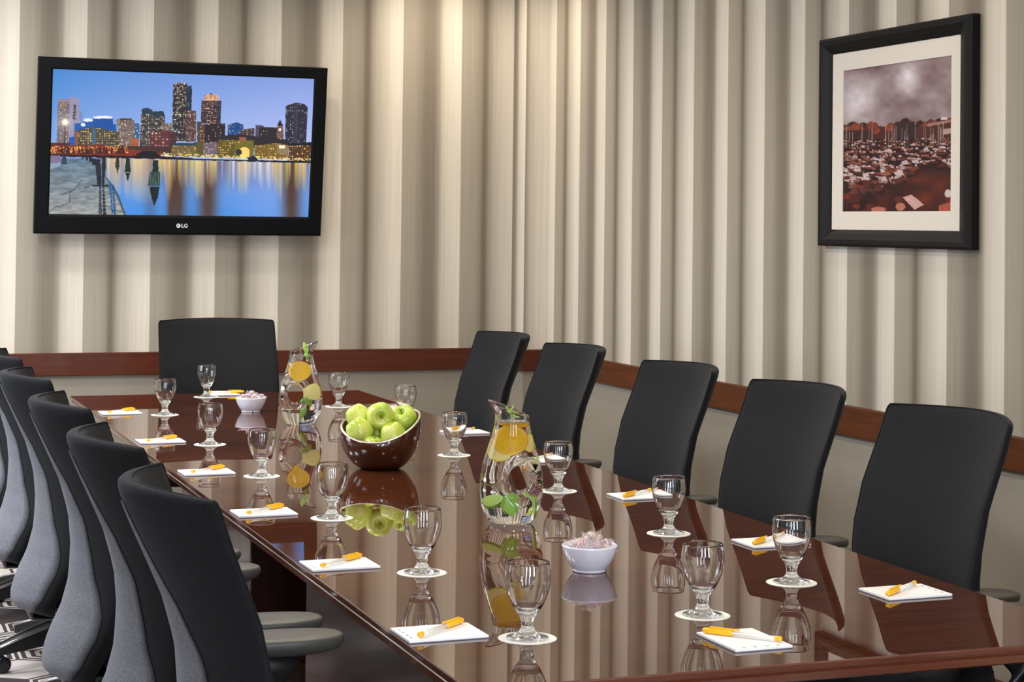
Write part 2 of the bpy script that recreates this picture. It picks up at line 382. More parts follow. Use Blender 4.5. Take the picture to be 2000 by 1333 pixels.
# recessed downlight rings in the ceiling
V, F = lathe([(0.068, 0.0), (0.095, 0.0), (0.098, -0.006), (0.094, -0.010), (0.070, -0.004)], 32, closed=True)
ring0 = me_obj('ceiling_downlight', V, F, M['winframe'])
for i, (x, y, p) in enumerate(LAMPS):
    o = ring0 if i == 0 else ring0.copy()
    if i: COL.objects.link(o)
    o.location = (x, y, CEIL); tag(o, 'white ring of a recessed warm downlight in the ceiling', 'ceiling light', 'recessed ceiling downlights')

# ------------------------------------------------------------------ the table
TX0, TX1, TY0, TY1, TZ = 1.0291, 2.3548, 2.996, 8.4746, 0.74
table = empty('conference_table', ((TX0 + TX1) / 2, (TY0 + TY1) / 2, 0))
tag(table, 'long polished mahogany conference table with moulded edge', 'table')
tcx, tcy = (TX0 + TX1) / 2, (TY0 + TY1) / 2
TSEAM = 5.755
def slab(name, y0, y1, mat_top):
    # moulded edge profile swept round the two leaves (inset from outer edge, z)
    prof = [(0.030, -0.036), (0.010, -0.036), (0.006, -0.033), (0.006, -0.020), (0.0095, -0.016), (0.0095, -0.0125), (0.001, -0.0115), (0.0, -0.010), (0.0, -0.003), (0.0008, -0.001), (0.003, 0.0)]
    V, F, mi = [], [], []
    n = len(prof)
    for ins, z in prof:
        a0 = y0 + (ins if abs(y0 - TY0) < 1e-6 else 0.0004); a1 = y1 - (ins if abs(y1 - TY1) < 1e-6 else 0.0004)
        for x, y in ((TX0 + ins, a0), (TX1 - ins, a0), (TX1 - ins, a1), (TX0 + ins, a1)):
            V.append((x - tcx, y - tcy, TZ + z))
    for i in range(n - 1):
        for j in range(4):
            j2 = (j + 1) % 4; F.append((i * 4 + j, i * 4 + j2, (i + 1) * 4 + j2, (i + 1) * 4 + j)); mi.append(1)
    F.append((3, 2, 1, 0)); mi.append(1); F.append(tuple((n - 1) * 4 + j for j in range(4))); mi.append(0)
    o = me_obj(name, V, F, mat_top, table, smooth=False); o.data.materials.append(M['table_edge'])
    o.data.polygons.foreach_set('material_index', mi)
    return o
slab('table_top', TY0, TSEAM, M['table']); slab('table_top', TSEAM, TY1, M['table'])
for y0, y1 in ((4.05, 5.25), (6.0, 7.25)):
    box('pedestal', 1.31 - tcx, 1.99 - tcx, y0 - tcy, y1 - tcy, 0.0, 0.70, M['panel'], table, 0.006)
    box('plinth', 1.30 - tcx, 2.0 - tcx, y0 - 0.012 - tcy, y1 + 0.012 - tcy, 0.0, 0.09, M['panel'], table, 0.006)
box('stretcher_panel', 1.66 - tcx, 1.72 - tcx, 5.25 - tcy, 6.0 - tcy, 0.25, 0.70, M['panel'], table)

# ------------------------------------------------------------------ chairs
PZ = np.array([0.365, 0.371, 0.388, 0.411, 0.468, 0.532, 0.605, 0.694, 0.775, 0.861, 0.927, 0.994, 1.066])
PX = np.array([0.100, 0.078, 0.060, 0.055, 0.071, 0.102, 0.121, 0.125, 0.118, 0.093, 0.063, 0.031, 0.0])
def build_chair():
    root = empty('office_chair')
    CX = 0.37
    nu, nv = 29, 34
    ztop, zbot = 1.066, 0.362
    vs = np.linspace(0, 1, nv); vs = 0.5 - 0.5 * np.cos(vs * math.pi)          # denser at both ends
    us = np.sin(np.linspace(-1, 1, nu) * math.pi / 2)
    front = np.zeros((nv, nu, 3)); rear = np.zeros((nv, nu, 3))
    for i, v in enumerate(vs):
        z0 = zbot + (ztop - zbot) * v
        xr = np.interp(z0, PZ, PX)
        sag = np.interp(z0, [0.36, 0.6, 0.8, 0.95, 1.066], [0.055, 0.062, 0.072, 0.088, 0.104])
        hw = np.interp(z0, [0.36, 0.42, 0.55, 0.75, 1.066], [0.185, 0.235, 0.268, 0.277, 0.270])
        t0 = np.interp(z0, [0.36, 0.45, 0.6, 0.8, 1.066], [0.05, 0.085, 0.078, 0.055, 0.042])
        rc = 0.015                                                             # rounded top corners
        if z0 > ztop - rc: hw = hw - rc + math.sqrt(max(rc * rc - (z0 - ztop + rc) ** 2, 0))
        if z0 < zbot + 0.05: hw = hw - 0.05 + math.sqrt(max(0.05 ** 2 - (zbot + 0.05 - z0) ** 2, 0))
        ev = (1 - abs(2 * v - 1) ** 40) ** 0.5 if 0 < v < 1 else 0
        for j, u in enumerate(us):
            eu = (1 - abs(u) ** 24) ** 0.5 * (1 - 0.5 * u * u) if abs(u) < 1 else 0
            T = t0 * min(eu, 1) * ev
            x = xr + sag * abs(u) ** 1.8
            z = z0 + 0.006 * (1 - u * u) * np.clip((z0 - 0.9) / 0.166, 0, 1)
            rear[i, j] = (x + (t0 - T) / 2 - CX, u * hw, z)
            front[i, j] = (x + (t0 + T) / 2 - CX, u * hw, z)
    V = list(map(tuple, rear.reshape(-1, 3))) + list(map(tuple, front.reshape(-1, 3))); F = []; mi = []
    o2 = nv * nu
    for i in range(nv - 1):
        for j in range(nu - 1):
            a, b, c, d = i * nu + j, i * nu + j + 1, (i + 1) * nu + j + 1, (i + 1) * nu + j
            F.append((d, c, b, a)); mi.append(0); F.append((o2 + a, o2 + b, o2 + c, o2 + d)); mi.append(1)
    o = me_obj('backrest', V, F, M['back'], root)
    o.data.materials.append(M['front']); o.data.polygons.foreach_set('material_index', mi)
    bm = bmesh.new(); bm.from_mesh(o.data); bmesh.ops.remove_doubles(bm, verts=bm.verts, dist=1e-5); bmesh.ops.recalc_face_normals(bm, faces=bm.faces); bm.to_mesh(o.data); bm.free()
    # tapering grey layer on the rear, broad at the lumbar bulge and running out towards the top
    nw, nz = 25, 70; V, F, K = [], [], []
    for z0 in np.linspace(0.372, 1.03, nz):
        ub = np.interp(z0, [0.37, 0.39, 0.43, 0.50, 0.56, 0.64, 0.70, 0.78, 0.86, 0.92, 1.03], [0.62, 0.82, 0.90, 0.92, 0.86, 0.64, 0.54, 0.45, 0.27, 0.15, 0.02])
        v = (z0 - zbot) / (ztop - zbot); i = np.searchsorted(vs, v); i = min(max(i, 1), nv - 1); f = (v - vs[i - 1]) / (vs[i] - vs[i - 1])
        row = rear[i - 1] * (1 - f) + rear[i] * f; hwz = row[-1, 1]
        for w in np.linspace(-1, 1, nw):
            u = w * ub; V.append((np.interp(u, us, row[:, 0]) - 0.0030 * (1 - w ** 4) - 0.0014, u * hwz, np.interp(u, us, row[:, 2]))); K.append(float(np.clip((1 - abs(w)) / 0.14, 0, 1)))
    for i in range(nz - 1):
        for j in range(nw - 1): F.append((i * nw + j, (i + 1) * nw + j, (i + 1) * nw + j + 1, i * nw + j + 1))
    bc = me_obj('grey_back_layer', V, F, M['felt'], root); bc['label'] = 'grey layer on the backrest'
    ka = bc.data.attributes.new('border_blend', 'FLOAT', 'POINT'); ka.data.foreach_set('value', K)
    # stitched seam round the front edge of the backrest
    ring = [front[i, 1] for i in range(3, nv - 1)] + [front[nv - 2, j] for j in range(1, nu - 1)] + [front[i, nu - 2] for i in range(nv - 2, 2, -1)]
    Vt, Ft = sweep([tuple(p + np.array([0.001, 0, 0])) for p in ring], 0.0022, 6)
    me_obj('edge_seam', Vt, Ft, M['back'], o)
    # seat cushion
    bm = bmesh.new(); bm_box(bm, -0.190, 0.255, -0.25, 0.25, 0.405, 0.485, 0.034, 4)
    for v in bm.verts:
        if v.co.x > 0.1: v.co.z -= 0.35 * (v.co.x - 0.1) ** 2 / 0.15
        v.co.y *= 1.0 - 0.25 * max(0, -v.co.x - 0.05)
    bm_obj('seat', bm, M['front'], root, True)
    bm = bmesh.new(); bm_box(bm, -0.215, 0.215, -0.215, 0.215, 0.385, 0.407, 0.008)
    bm_obj('seat_pan', bm, M['plastic'], root)
    bm = bmesh.new(); bm_box(bm, -0.20, 0.12, -0.085, 0.085, 0.315, 0.386, 0.02, 3)
    bm_obj('tilt_mechanism', bm, M['plastic'], root, True)
    V, F = sweep([(-0.20, 0, 0.345), (-0.255, 0, 0.345), (-0.268, 0, 0.375), (-0.262, 0, 0.42)], [(0.05, 0.012)] * 4, 12)
    me_obj('back_bracket', V, F, M['plastic'], root)
    V, F = lathe([(0.030, 0.10), (0.030, 0.20), (0.019, 0.205), (0.019, 0.32)], 20); me_obj('gas_column', V, F, M['plastic'], root)
    # arms
    for s in (-1, 1):
        a = empty('armrest'); a.parent = root
        n = 40; rings = [(0.55, 0.670), (0.82, 0.672), (0.95, 0.678), (1.0, 0.689), (1.0, 0.697), (0.985, 0.7015), (0.95, 0.7035), (0.55, 0.704), (0.0, 0.704)]
        V, F = [], []
        for sc, z in rings:
            for k in range(n):
                t = 2 * math.pi * k / n; c, q = math.cos(t), math.sin(t)
                ex = abs(c) ** 0.80 * (1 if c > 0 else -1); ey = abs(q) ** 0.80 * (1 if q > 0 else -1)
                V.append((-0.020 + 0.145 * ex * sc, s * 0.293 + 0.061 * ey * sc, z + 0.012))
        for i in range(len(rings) - 1):
            for k in range(n): F.append((i * n + k, i * n + (k + 1) % n, (i + 1) * n + (k + 1) % n, (i + 1) * n + k))
        F.append(tuple(range(n - 1, -1, -1)))
        me_obj('arm_pad', V, F, M['armpad'], a)
        pth = [(-0.04, s * 0.293, 0.684), (-0.045, s * 0.293, 0.655), (-0.058, s * 0.293, 0.60), (-0.055, s * 0.292, 0.54), (-0.05, s * 0.288, 0.47), (-0.045, s * 0.277, 0.415), (-0.04, s * 0.24, 0.392), (-0.04, s * 0.17, 0.388)]
        V, F = sweep(pth, [(0.035, 0.085), (0.031, 0.070), (0.026, 0.048), (0.025, 0.042), (0.025, 0.040), (0.022, 0.040), (0.014, 0.040), (0.010, 0.038)], 20)
        me_obj('arm_post', V, F, M['plastic'], a)
    # star base with polished edge strips and casters
    for k in range(5):
        ang = math.radians(200 + 72 * k); c, q = math.cos(ang), math.sin(ang)
        def at(r, t, z): return (c * r - q * t, q * r + c * t, z)
        V, F = [], []
        secs = [(0.02, 0.034, 0.155, 0.075), (0.12, 0.030, 0.140, 0.078), (0.22, 0.025, 0.115, 0.068), (0.300, 0.021, 0.090, 0.060), (0.310, 0.014, 0.084, 0.062)]
        for r, w, zt, zb in secs:
            V += [at(r, -w, zt), at(r, w, zt), at(r, w * 0.8, zb), at(r, -w * 0.8, zb)]
        for i in range(len(secs) - 1):
            for j in range(4): F.append((i * 4 + j, i * 4 + (j + 1) % 4, (i + 1) * 4 + (j + 1) % 4, (i + 1) * 4 + j))
        F += [(3, 2, 1, 0), tuple(len(secs) * 4 - 4 + j for j in range(4))]
        leg = me_obj('base_leg', V, F, M['plastic'], root, smooth=False)
        for s in (-1, 1):
            Vt, Ft = sweep([at(r, s * (w - 0.002), zt + 0.001) for r, w, zt, zb in secs], 0.0045, 6)
            me_obj('edge_strip', Vt, Ft, M['chrome'], leg)
        ca = empty('caster'); ca.parent = root
        for s in (-1, 1):
            V, F = lathe([(0.012, -0.009), (0.025, -0.009), (0.028, -0.005), (0.028, 0.005), (0.025, 0.009), (0.012, 0.009)], 20)
            base = Vector(at(0.290, s * 0.013, 0.028)); R = Matrix.Rotation(ang, 3, 'Z') @ Matrix.Rotation(math.pi / 2, 3, 'X')
            me_obj('wheel', [base + R @ Vector(v) for v in V], F, M['plastic'], ca)
        V, F = sweep([at(0.290, 0, 0.03), at(0.290, 0, 0.068)], 0.008, 10); me_obj('caster_stem', V, F, M['plastic'], ca)
    return root
chair0 = build_chair()
GRP_L, GRP_R = 'office chairs along the window side of the table', 'office chairs along the picture side of the table'
AX_L, AX_R = 0.480, 2.765
chairs = []
ordn = ['nearest', 'second nearest', 'third', 'fourth', 'fifth', 'sixth and farthest']
for i, y in enumerate((3.31, 4.06, 4.87, 5.73, 6.60, 7.48)):
    lab = ['nearest black office chair of the left row, back cut off by the picture bottom', 'second nearest black office chair in the left row', 'third nearest black office chair in the left row, its whole grey back visible',
           'fourth office chair from the near end of the left row', 'fifth office chair of the left row, cut by the left picture edge', 'farthest office chair of the left row, only its dark top corner showing'][i]
    chairs.append(((AX_L + 0.37, y), 0.0, lab, GRP_L))
for i, y in enumerate((3.27, 4.02, 4.80, 5.60, 6.53, 7.33)):
    lab = ['black office chair mostly outside the picture, seen under the near right table corner', 'nearest tall black office chair of the right row, below the framed picture', 'second nearest black office chair in the right row against the rail',
           'middle black office chair of the right row, third from the near end', 'fourth black office chair of the right row, in front of the wall corner', 'farthest black office chair of the right row, beside the corner column'][i]
    chairs.append(((AX_R - 0.37, y), math.pi, lab, GRP_R))
chairs.append(((1.705, 8.725 - 0.37), -math.pi / 2, 'black office chair at the far head of the table under the television', None))
for i, (p, rz, lab, g) in enumerate(chairs):
    c = chair0 if i == 0 else copy_tree(chair0)
    c.location = (p[0], p[1], 0); c.rotation_euler = (0, 0, rz)
    if 'group' in c: del c['group']
    if g == GRP_R:
        for ch in c.children:
            if ch.name.startswith('armrest'): ch.location.x = -0.08; ch.location.z = -0.038
    if g is None:
        for ch in c.children:
            if ch.name.startswith('armrest'): ch.location.z = -0.022
    tag(c, lab, 'chair', g)

# ------------------------------------------------------------------ goblets, coasters
out = catmull([(0.0118, 0.0255), (0.0122, 0.031), (0.0140, 0.037), (0.0170, 0.0442), (0.0225, 0.0513), (0.0285, 0.0619), (0.0338, 0.0725), (0.0398, 0.0884), (0.0431, 0.104), (0.0438, 0.1185), (0.0428, 0.132), (0.0406, 0.1438)], 4)
inn = catmull([(0.0392, 0.1438), (0.0414, 0.132), (0.0424, 0.1185), (0.0416, 0.104), (0.0381, 0.0884), (0.0318, 0.0725), (0.0260, 0.0625), (0.0180, 0.0545), (0.0085, 0.0508), (0.0, 0.0500)], 4)
foot = catmull([(0.0390, 0.0012), (0.0402, 0.0022), (0.0395, 0.0036), (0.0330, 0.0055), (0.0245, 0.0085), (0.0180, 0.0125), (0.0140, 0.0175), (0.0122, 0.0220), (0.0118, 0.0255)], 3)
gprof = [(0.0, 0.0034), (0.020, 0.0026), (0.032, 0.0012)] + foot + out[1:] + [(0.0400, 0.1450)] + inn
gprof = [(max(r, 0.0), z) for r, z in gprof]; gprof[-1] = (0.0, 0.0500)
nfoot = 3 + len(foot)
def lathe_capped(prof, n):
    V, F = [], []; idx = []
    for r, z in prof:
        if r < 1e-6: idx.append([len(V)]); V.append((0, 0, z))
        else:
            idx.append(list(range(len(V), len(V) + n)))
            V += [(r * math.cos(2 * math.pi * j / n), r * math.sin(2 * math.pi * j / n), z) for j in range(n)]
    for a, b in zip(idx, idx[1:]):
        for j in range(n):
            j2 = (j + 1) % n
            if len(a) == 1: F.append((a[0], b[j2], b[j]))
            elif len(b) == 1: F.append((a[j], a[j2], b[0]))
            else: F.append((a[j], a[j2], b[j2], b[j]))
    return V, F
V, F = lathe_capped(gprof, 56)
goblet0 = me_obj('water_goblet', V, F, M['glass'])
bm = bmesh.new(); bm.from_mesh(goblet0.data); bmesh.ops.recalc_face_normals(bm, faces=bm.faces); bm.to_mesh(goblet0.data); bm.free()
V, F = lathe([(0.0, 0.0), (0.0555, 0.0), (0.0560, 0.0004), (0.0555, 0.0009), (0.0, 0.0010)], 192, rfun=lambda i, a: 1 + 0.006 * math.cos(48 * a))
coaster0 = me_obj('paper_coaster', V, F, M['doily'], smooth=False)
gl_left = [(1.2619, 3.3287), (1.269, 4.0195), (1.2722, 4.8284), (1.2725, 5.6798), (1.2772, 6.5301), (1.2957, 7.5684)]
gl_right = [(2.0163, 3.676), (2.0323, 4.352), (2.0384, 5.1351), (2.0102, 6.0213), (2.152, 7.06), (2.0594, 7.7297)]
gl_head = [(1.6026, 8.2918), (1.6739, 3.4201)]
gob = []
side_names = ['nearest', 'second', 'third', 'fourth', 'fifth', 'sixth and farthest']
for i, p in enumerate(gl_left): gob.append((p, '%s in the left row from the near end' % side_names[i], 'place settings on the left side'))
for i, p in enumerate(gl_right): gob.append((p, '%s in the right row from the near end' % side_names[i], 'place settings on the right side'))
gob.append((gl_head[0], 'at the far head of the table before the black chair', None))
gob.append((gl_head[1], 'at the near table end, just behind the turned notepad', None))
TT = TZ + 0.0002
for i, (p, lab, g) in enumerate(gob):
    o = goblet0 if i == 0 else goblet0.copy(); q = coaster0 if i == 0 else coaster0.copy()
    if i: COL.objects.link(o); COL.objects.link(q)
    q.location = (p[0], p[1], TT); o.location = (p[0], p[1], TT + 0.0004)
    tag(o, 'empty glass goblet, ' + lab, 'glass', 'water goblets'); tag(q, 'white coaster under the goblet, ' + lab, 'coaster', 'paper coasters')

# ------------------------------------------------------------------ notepads and pens
def build_pad():
    r = empty('notepad')
    box('paper_block', -0.079, 0.079, -0.060, 0.060, 0.0014, 0.0055, M['paper'], r, 0.0003, 1)
    box('backing_card', -0.079, 0.079, -0.060, 0.060, 0.0, 0.0014, M['card'], r)
    bm = bmesh.new()
    for yy in (-0.036, -0.012, 0.013, 0.036): bm_box(bm, -0.070, -0.0655, yy - 0.004, yy + 0.004, 0.00551, 0.00556)
    bm_obj('printed_marks', bm, M['print'], r)
    return r
def build_pen():
    """lies along +x: cap end at +x"""
    r = empty('capped_pen')
    V, F = lathe([(0.0040, -0.066), (0.0042, -0.05), (0.0042, 0.03)], 14)
    rot = lambda vs: [(z, y, x) for x, y, z in vs]
    me_obj('barrel', rot(V), F, M['barrel'], r)
    V, F = lathe([(0.0, 0.080), (0.0040, 0.079), (0.0055, 0.074), (0.0060, 0.045), (0.0060, 0.022), (0.0056, 0.020)], 16)
    c = me_obj('cap', rot(V), F, M['orangeplastic'], r)
    box('clip', 0.005, 0.066, -0.0022, 0.0022, 0.0056, 0.0085, M['orangeplastic'], c, 0.0009)
    V, F = lathe([(0.0, -0.079), (0.0042, -0.0785), (0.0049, -0.075), (0.0049, -0.067), (0.0042, -0.0655)], 14)
    me_obj('end_plug', rot(V), F, M['orangeplastic'], r)
    return r
pad0, pen0 = build_pad(), build_pen()
pads = []
for i, (x, y) in enumerate([(1.113, 3.412), (1.115, 4.157), (1.117, 4.955), (1.124, 5.797), (1.125, 6.652), (1.132, 7.665)]):
    pads.append(((x, y), 0.02, (x + 0.006, y + 0.006), math.radians(40), '%s in the left row from the near end' % side_names[i]))
for i, (x, y) in enumerate([(2.194, 3.497), (2.215, 4.146), (2.226, 4.965), (2.235, 5.80), (2.262, 6.655), (2.24, 7.56)]):
    pads.append(((x, y), math.pi + 0.02, (x - 0.008, y + 0.002), math.radians(216), '%s in the right row from the near end' % side_names[i]))
pads.append(((1.70, 8.40), -math.pi / 2, (1.715, 8.395), math.radians(-12), 'at the far head of the table before the black chair'))
pads.append(((1.645, 3.183), math.pi / 2 + 0.02, (1.645, 3.19), math.radians(133), 'turned lengthwise at the near table end'))
for i, (p, rz, pp, pr, lab) in enumerate(pads):
    o = pad0 if i == 0 else copy_tree(pad0); q = pen0 if i == 0 else copy_tree(pen0)
    o.location = (p[0], p[1], TT); o.rotation_euler = (0, 0, rz)
    q.location = (pp[0], pp[1], TT + 0.0056 + 0.0062); q.rotation_euler = (0, 0, pr)
    tag(o, 'white notepad, ' + lab, 'notepad', 'notepads'); tag(q, 'orange-capped pen on notepad, ' + lab, 'pen', 'pens on notepads')

# ------------------------------------------------------------------ fruit bowl with green apples
BOWL = (1.6767, 5.7699)
bw = empty('fruit_bowl', (BOWL[0], BOWL[1], TT), -0.283); tag(bw, 'dark brown lacquered fruit bowl with slanted steel rim', 'bowl')
def slant(p):   # the rim is cut on a slant: low at the front, higher to the right
    x, y, z = p; return (x, y, z + (z / 0.15) ** 2 * (0.136 * x + 0.275 * y - 1.2 * y * y))
bo = catmull([(0.048, 0.0), (0.066, 0.003), (0.090, 0.020), (0.114, 0.055), (0.126, 0.090), (0.1295, 0.120), (0.128, 0.150)], 5)
V, F = lathe_capped([(0.0, 0.0)] + bo, 72); me_obj('outer_shell', [slant(v) for v in V], F, M['bowlbrown'], bw)
bi2 = [(max(r - 0.006, 0.0), max(z, 0.006)) for r, z in bo]
V, F = lathe_capped([(0.0, 0.006)] + bi2, 72); me_obj('inner_shell', [slant(v) for v in V], [tuple(reversed(f)) for f in F], M['bowlin'], bw)
V, F = lathe([(0.1212, 0.1495), (0.1212, 0.1530), (0.1232, 0.1548), (0.1265, 0.1548), (0.1285, 0.1530), (0.1285, 0.1495)], 72, closed=True)
me_obj('steel_rim', [slant(v) for v in V], F, M['bowlrim'], bw)
def apple_mat():
    m, N, L = mat_new('green_apple_skin'); b = N['Principled BSDF']
    tc = N.new('ShaderNodeTexCoord'); oi = N.new('ShaderNodeObjectInfo')
    ad = N.new('ShaderNodeVectorMath'); ad.operation = 'ADD'; L.new(tc.outputs['Object'], ad.inputs[0]); L.new(oi.outputs['Random'], ad.inputs[1])
    n1 = N.new('ShaderNodeTexNoise'); n1.inputs['Scale'].default_value = 16; n1.inputs['Detail'].default_value = 2; L.new(ad.outputs[0], n1.inputs['Vector'])
    r = N.new('ShaderNodeValToRGB'); L.new(n1.outputs['Fac'], r.inputs[0])
    e = r.color_ramp.elements; e[0].position = 0.30; e[0].color = (0.30, 0.44, 0.03, 1); e[1].position = 0.72; e[1].color = (0.68, 0.68, 0.20, 1)
    n = e.new(0.5); n.color = (0.50, 0.60, 0.07, 1)
    v = N.new('ShaderNodeTexVoronoi'); v.inputs['Scale'].default_value = 160; L.new(tc.outputs['Object'], v.inputs['Vector'])
    d = math_node(N, L, 'LESS_THAN', v.outputs['Distance'], 0.17)
    mx = N.new('ShaderNodeMix'); mx.data_type = 'RGBA'; L.new(math_node(N, L, 'MULTIPLY', d, 0.5), mx.inputs[0]); L.new(r.outputs[0], mx.inputs[6]); mx.inputs[7].default_value = (0.75, 0.78, 0.40, 1)
    L.new(mx.outputs[2], b.inputs['Base Color']); b.inputs['Roughness'].default_value = 0.28; b.inputs['Coat Weight'].default_value = 0.25
    b.inputs['Subsurface Weight'].default_value = 0.08; b.inputs['Subsurface Radius'].default_value = (0.01, 0.01, 0.004)
    return m
M['apple'] = apple_mat(); M['stem'] = principled('apple_stem', (0.10, 0.075, 0.02), 0.7); M['cavity'] = principled('apple_cavity', (0.10, 0.16, 0.03), 0.7)
ap = catmull([(0.0, -0.030), (0.008, -0.033), (0.018, -0.0385), (0.029, -0.0345), (0.039, -0.018), (0.0445, 0.004), (0.0425, 0.024), (0.034, 0.037), (0.022, 0.0415), (0.012, 0.0375), (0.005, 0.029), (0.0, 0.026)], 3)
ap = [(max(r, 0), z) for r, z in ap]; ap[0] = (0.0, ap[0][1]); ap[-1] = (0.0, ap[-1][1])
V, F = lathe_capped(ap, 32); V = [(x * (1 + 0.02 * math.cos(5 * math.atan2(y, x))), y * (1 + 0.02 * math.cos(5 * math.atan2(y, x))), z) for x, y, z in V]
apple0 = me_obj('green_apple', V, F, M['apple'])
V, F = sweep([(0, 0, 0.024), (0.001, 0, 0.036), (0.004, 0.001, 0.049)], [0.0016, 0.0014, 0.0020], 8); me_obj('stem', V, F, M['stem'], apple0)
V, F = lathe([(0.0, -0.0315), (0.003, -0.034), (0.0055, -0.0345), (0.005, -0.031)], 10); me_obj('calyx', V, F, M['stem'], apple0)
apples = [  # offset from bowl centre, tilt, scale, label
    ((-0.0060, -0.0160, 0.1695), (1.62, 0.0, -0.22), 0.99, 'topmost green apple with its hollow end facing the camera'),
    ((0.0775, -0.0100, 0.1551), (0.35, -0.75, 0.3), 0.94, 'green apple at the right side of the bowl, hollow tipped up'),
    ((-0.0600, 0.0520, 0.1610), (2.6, -0.3, 1.0), 0.92, 'green apple at the back left of the bowl, half hidden'),
    ((-0.0790, -0.0260, 0.1260), (2.7, 0.5, 2.0), 0.93, 'green apple with a yellow blush at the front left of the bowl'),
    ((0.0200, -0.0790, 0.1150), (2.9, -0.3, 0.7), 0.94, 'yellow-green apple at the front right of the bowl'),
    ((-0.0440, -0.0650, 0.0760), (0.2, 0.1, 0.4), 0.76, 'low green apple at the front of the bowl, stem up'),
    ((0.0050, 0.0500, 0.0950), (0.1, 0.4, 0.2), 0.86, 'green apple deep in the bowl under the others')]
for i, (off, rot, sc, lab) in enumerate(apples):
    o = apple0 if i == 0 else copy_tree(apple0)
    o.location = (BOWL[0] + off[0], BOWL[1] + off[1], TT + off[2]); o.rotation_euler = rot; o.scale = (sc,) * 3
    tag(o, lab, 'apple', 'green apples in the bowl')

# ------------------------------------------------------------------ infused-water pitchers
def surface_nets(f, lo, hi, h, smooth_it=6):
    """triangle-free quad mesh of f(x,y,z)=0 on a regular grid"""
    ax = [np.arange(l, u + h, h) for l, u in zip(lo, hi)]
    X, Y, Z = np.meshgrid(*ax, indexing='ij'); D = f(X, Y, Z).astype(np.float32)
    s = D < 0; nx, ny, nz = D.shape
    acc = np.zeros((nx - 1, ny - 1, nz - 1, 3)); cnt = np.zeros((nx - 1, ny - 1, nz - 1))
    def sl(o, a): return tuple(slice(v, v + n - 1) for v, n in zip(o, (nx, ny, nz)))
    cor = [(i, j, k) for i in (0, 1) for j in (0, 1) for k in (0, 1)]
    for c in cor:
        for a in range(3):
            if c[a]: continue
            d = list(c); d[a] = 1; d = tuple(d)
            A, B = D[sl(c, 0)], D[sl(d, 0)]; cr = (A < 0) != (B < 0)
            t = np.where(cr, A / np.where(np.abs(A - B) < 1e-12, 1, A - B), 0)
            for q in range(3):
                acc[..., q] += np.where(cr, c[q] + (t if q == a else 0), 0)
            cnt += cr
    act = cnt > 0; idx = -np.ones(act.shape, int); idx[act] = np.arange(act.sum())
    ii = np.argwhere(act); P = (ii + acc[act] / cnt[act][:, None]) * h + np.array([a[0] for a in ax])
    Q = []
    for a in range(3):
        b, c = (a + 1) % 3, (a + 2) % 3
        s0 = np.take(s, range(0, s.shape[a] - 1), a); s1 = np.take(s, range(1, s.shape[a]), a)
        e = np.argwhere(s0 != s1); e = e[(e[:, b] > 0) & (e[:, c] > 0) & (e[:, b] < act.shape[b]) & (e[:, c] < act.shape[c])]
        flip = s0[tuple(e.T)]
        def at(db, dc):
            g = e.copy(); g[:, b] += db; g[:, c] += dc; return idx[tuple(g.T)]
        q = np.stack([at(-1, -1), at(0, -1), at(0, 0), at(-1, 0)], 1); q[~flip] = q[~flip][:, ::-1]; Q.append(q)
    Q = np.vstack(Q); E = np.vstack([Q[:, [0, 1]], Q[:, [1, 2]], Q[:, [2, 3]], Q[:, [3, 0]]]); E = np.vstack([E, E[:, ::-1]])
    deg = np.bincount(E[:, 0], minlength=len(P))[:, None]
    for lam in (0.5, -0.52) * smooth_it:
        A = np.stack([np.bincount(E[:, 0], weights=P[E[:, 1], k], minlength=len(P)) for k in range(3)], 1) / deg; P = P + lam * (A - P)
    return P, Q
RZ = np.array([-0.01, 0.0, 0.010, 0.0235, 0.051, 0.087, 0.12, 0.155, 0.195, 0.232, 0.262, 0.287, 0.31, 0.333, 0.36])
RR = np.array([0.050, 0.052, 0.061, 0.070, 0.0805, 0.0845, 0.083, 0.0768, 0.0645, 0.0525, 0.0455, 0.0455, 0.0570, 0.0740, 0.096])
dz = np.linspace(-0.01, 0.36, 400); rs = np.interp(dz, RZ, RR)
ker = np.exp(-np.linspace(-2, 2, 31) ** 2); ker /= ker.sum(); rs = np.convolve(np.pad(rs, 15, mode='edge'), ker, mode='valid')
def smax(a, b, k):
    h = np.clip(0.5 + 0.5 * (a - b) / k, 0, 1); return b + (a - b) * h + k * h * (1 - h)
def p_outer(X, Y, Z):
    fl = np.interp(Z, [0, 0.10, 0.22, 0.27, 0.36], [0.92, 0.84, 0.90, 0.98, 0.98])
    d = (np.sqrt(X * X + (Y / fl) ** 2) - np.interp(Z, dz, rs)) * 0.9
    e = (np.sqrt(((X - 0.0205) / 0.030) ** 2 + ((Z - 0.1175) / 0.0375) ** 2) - 1) * 0.033
    d = smax(d, -e, 0.030); return smax(d, -Z, 0.010)
WT = 0.0042; WL = 0.264
def p_cut(X, Z): return (Z - (0.283 + 0.385 * (0.040 - X))) * 0.9
def p_solid(X, Y, Z):
    o = p_outer(X, Y, Z); cav = np.maximum(o + WT, WL - Z)
    return np.maximum(np.maximum(o, p_cut(X, Z)), -cav)
Pv, Pq = surface_nets(p_solid, (-0.095, -0.085, -0.006), (0.095, 0.085, 0.345), 0.0021)
pit0 = empty('glass_pitcher')
me_obj('glass_body', Pv, Pq, M['water'], pit0)
Wv, Wq = surface_nets(lambda X, Y, Z: np.maximum(p_outer(X, Y, Z) + WT + 0.0006, np.abs(Z - WL - 0.0022) - 0.0016), (-0.06, -0.06, WL - 0.004), (0.06, 0.06, WL + 0.008), 0.001)
me_obj('water_surface', Wv, Wq, M['water'], pit0)
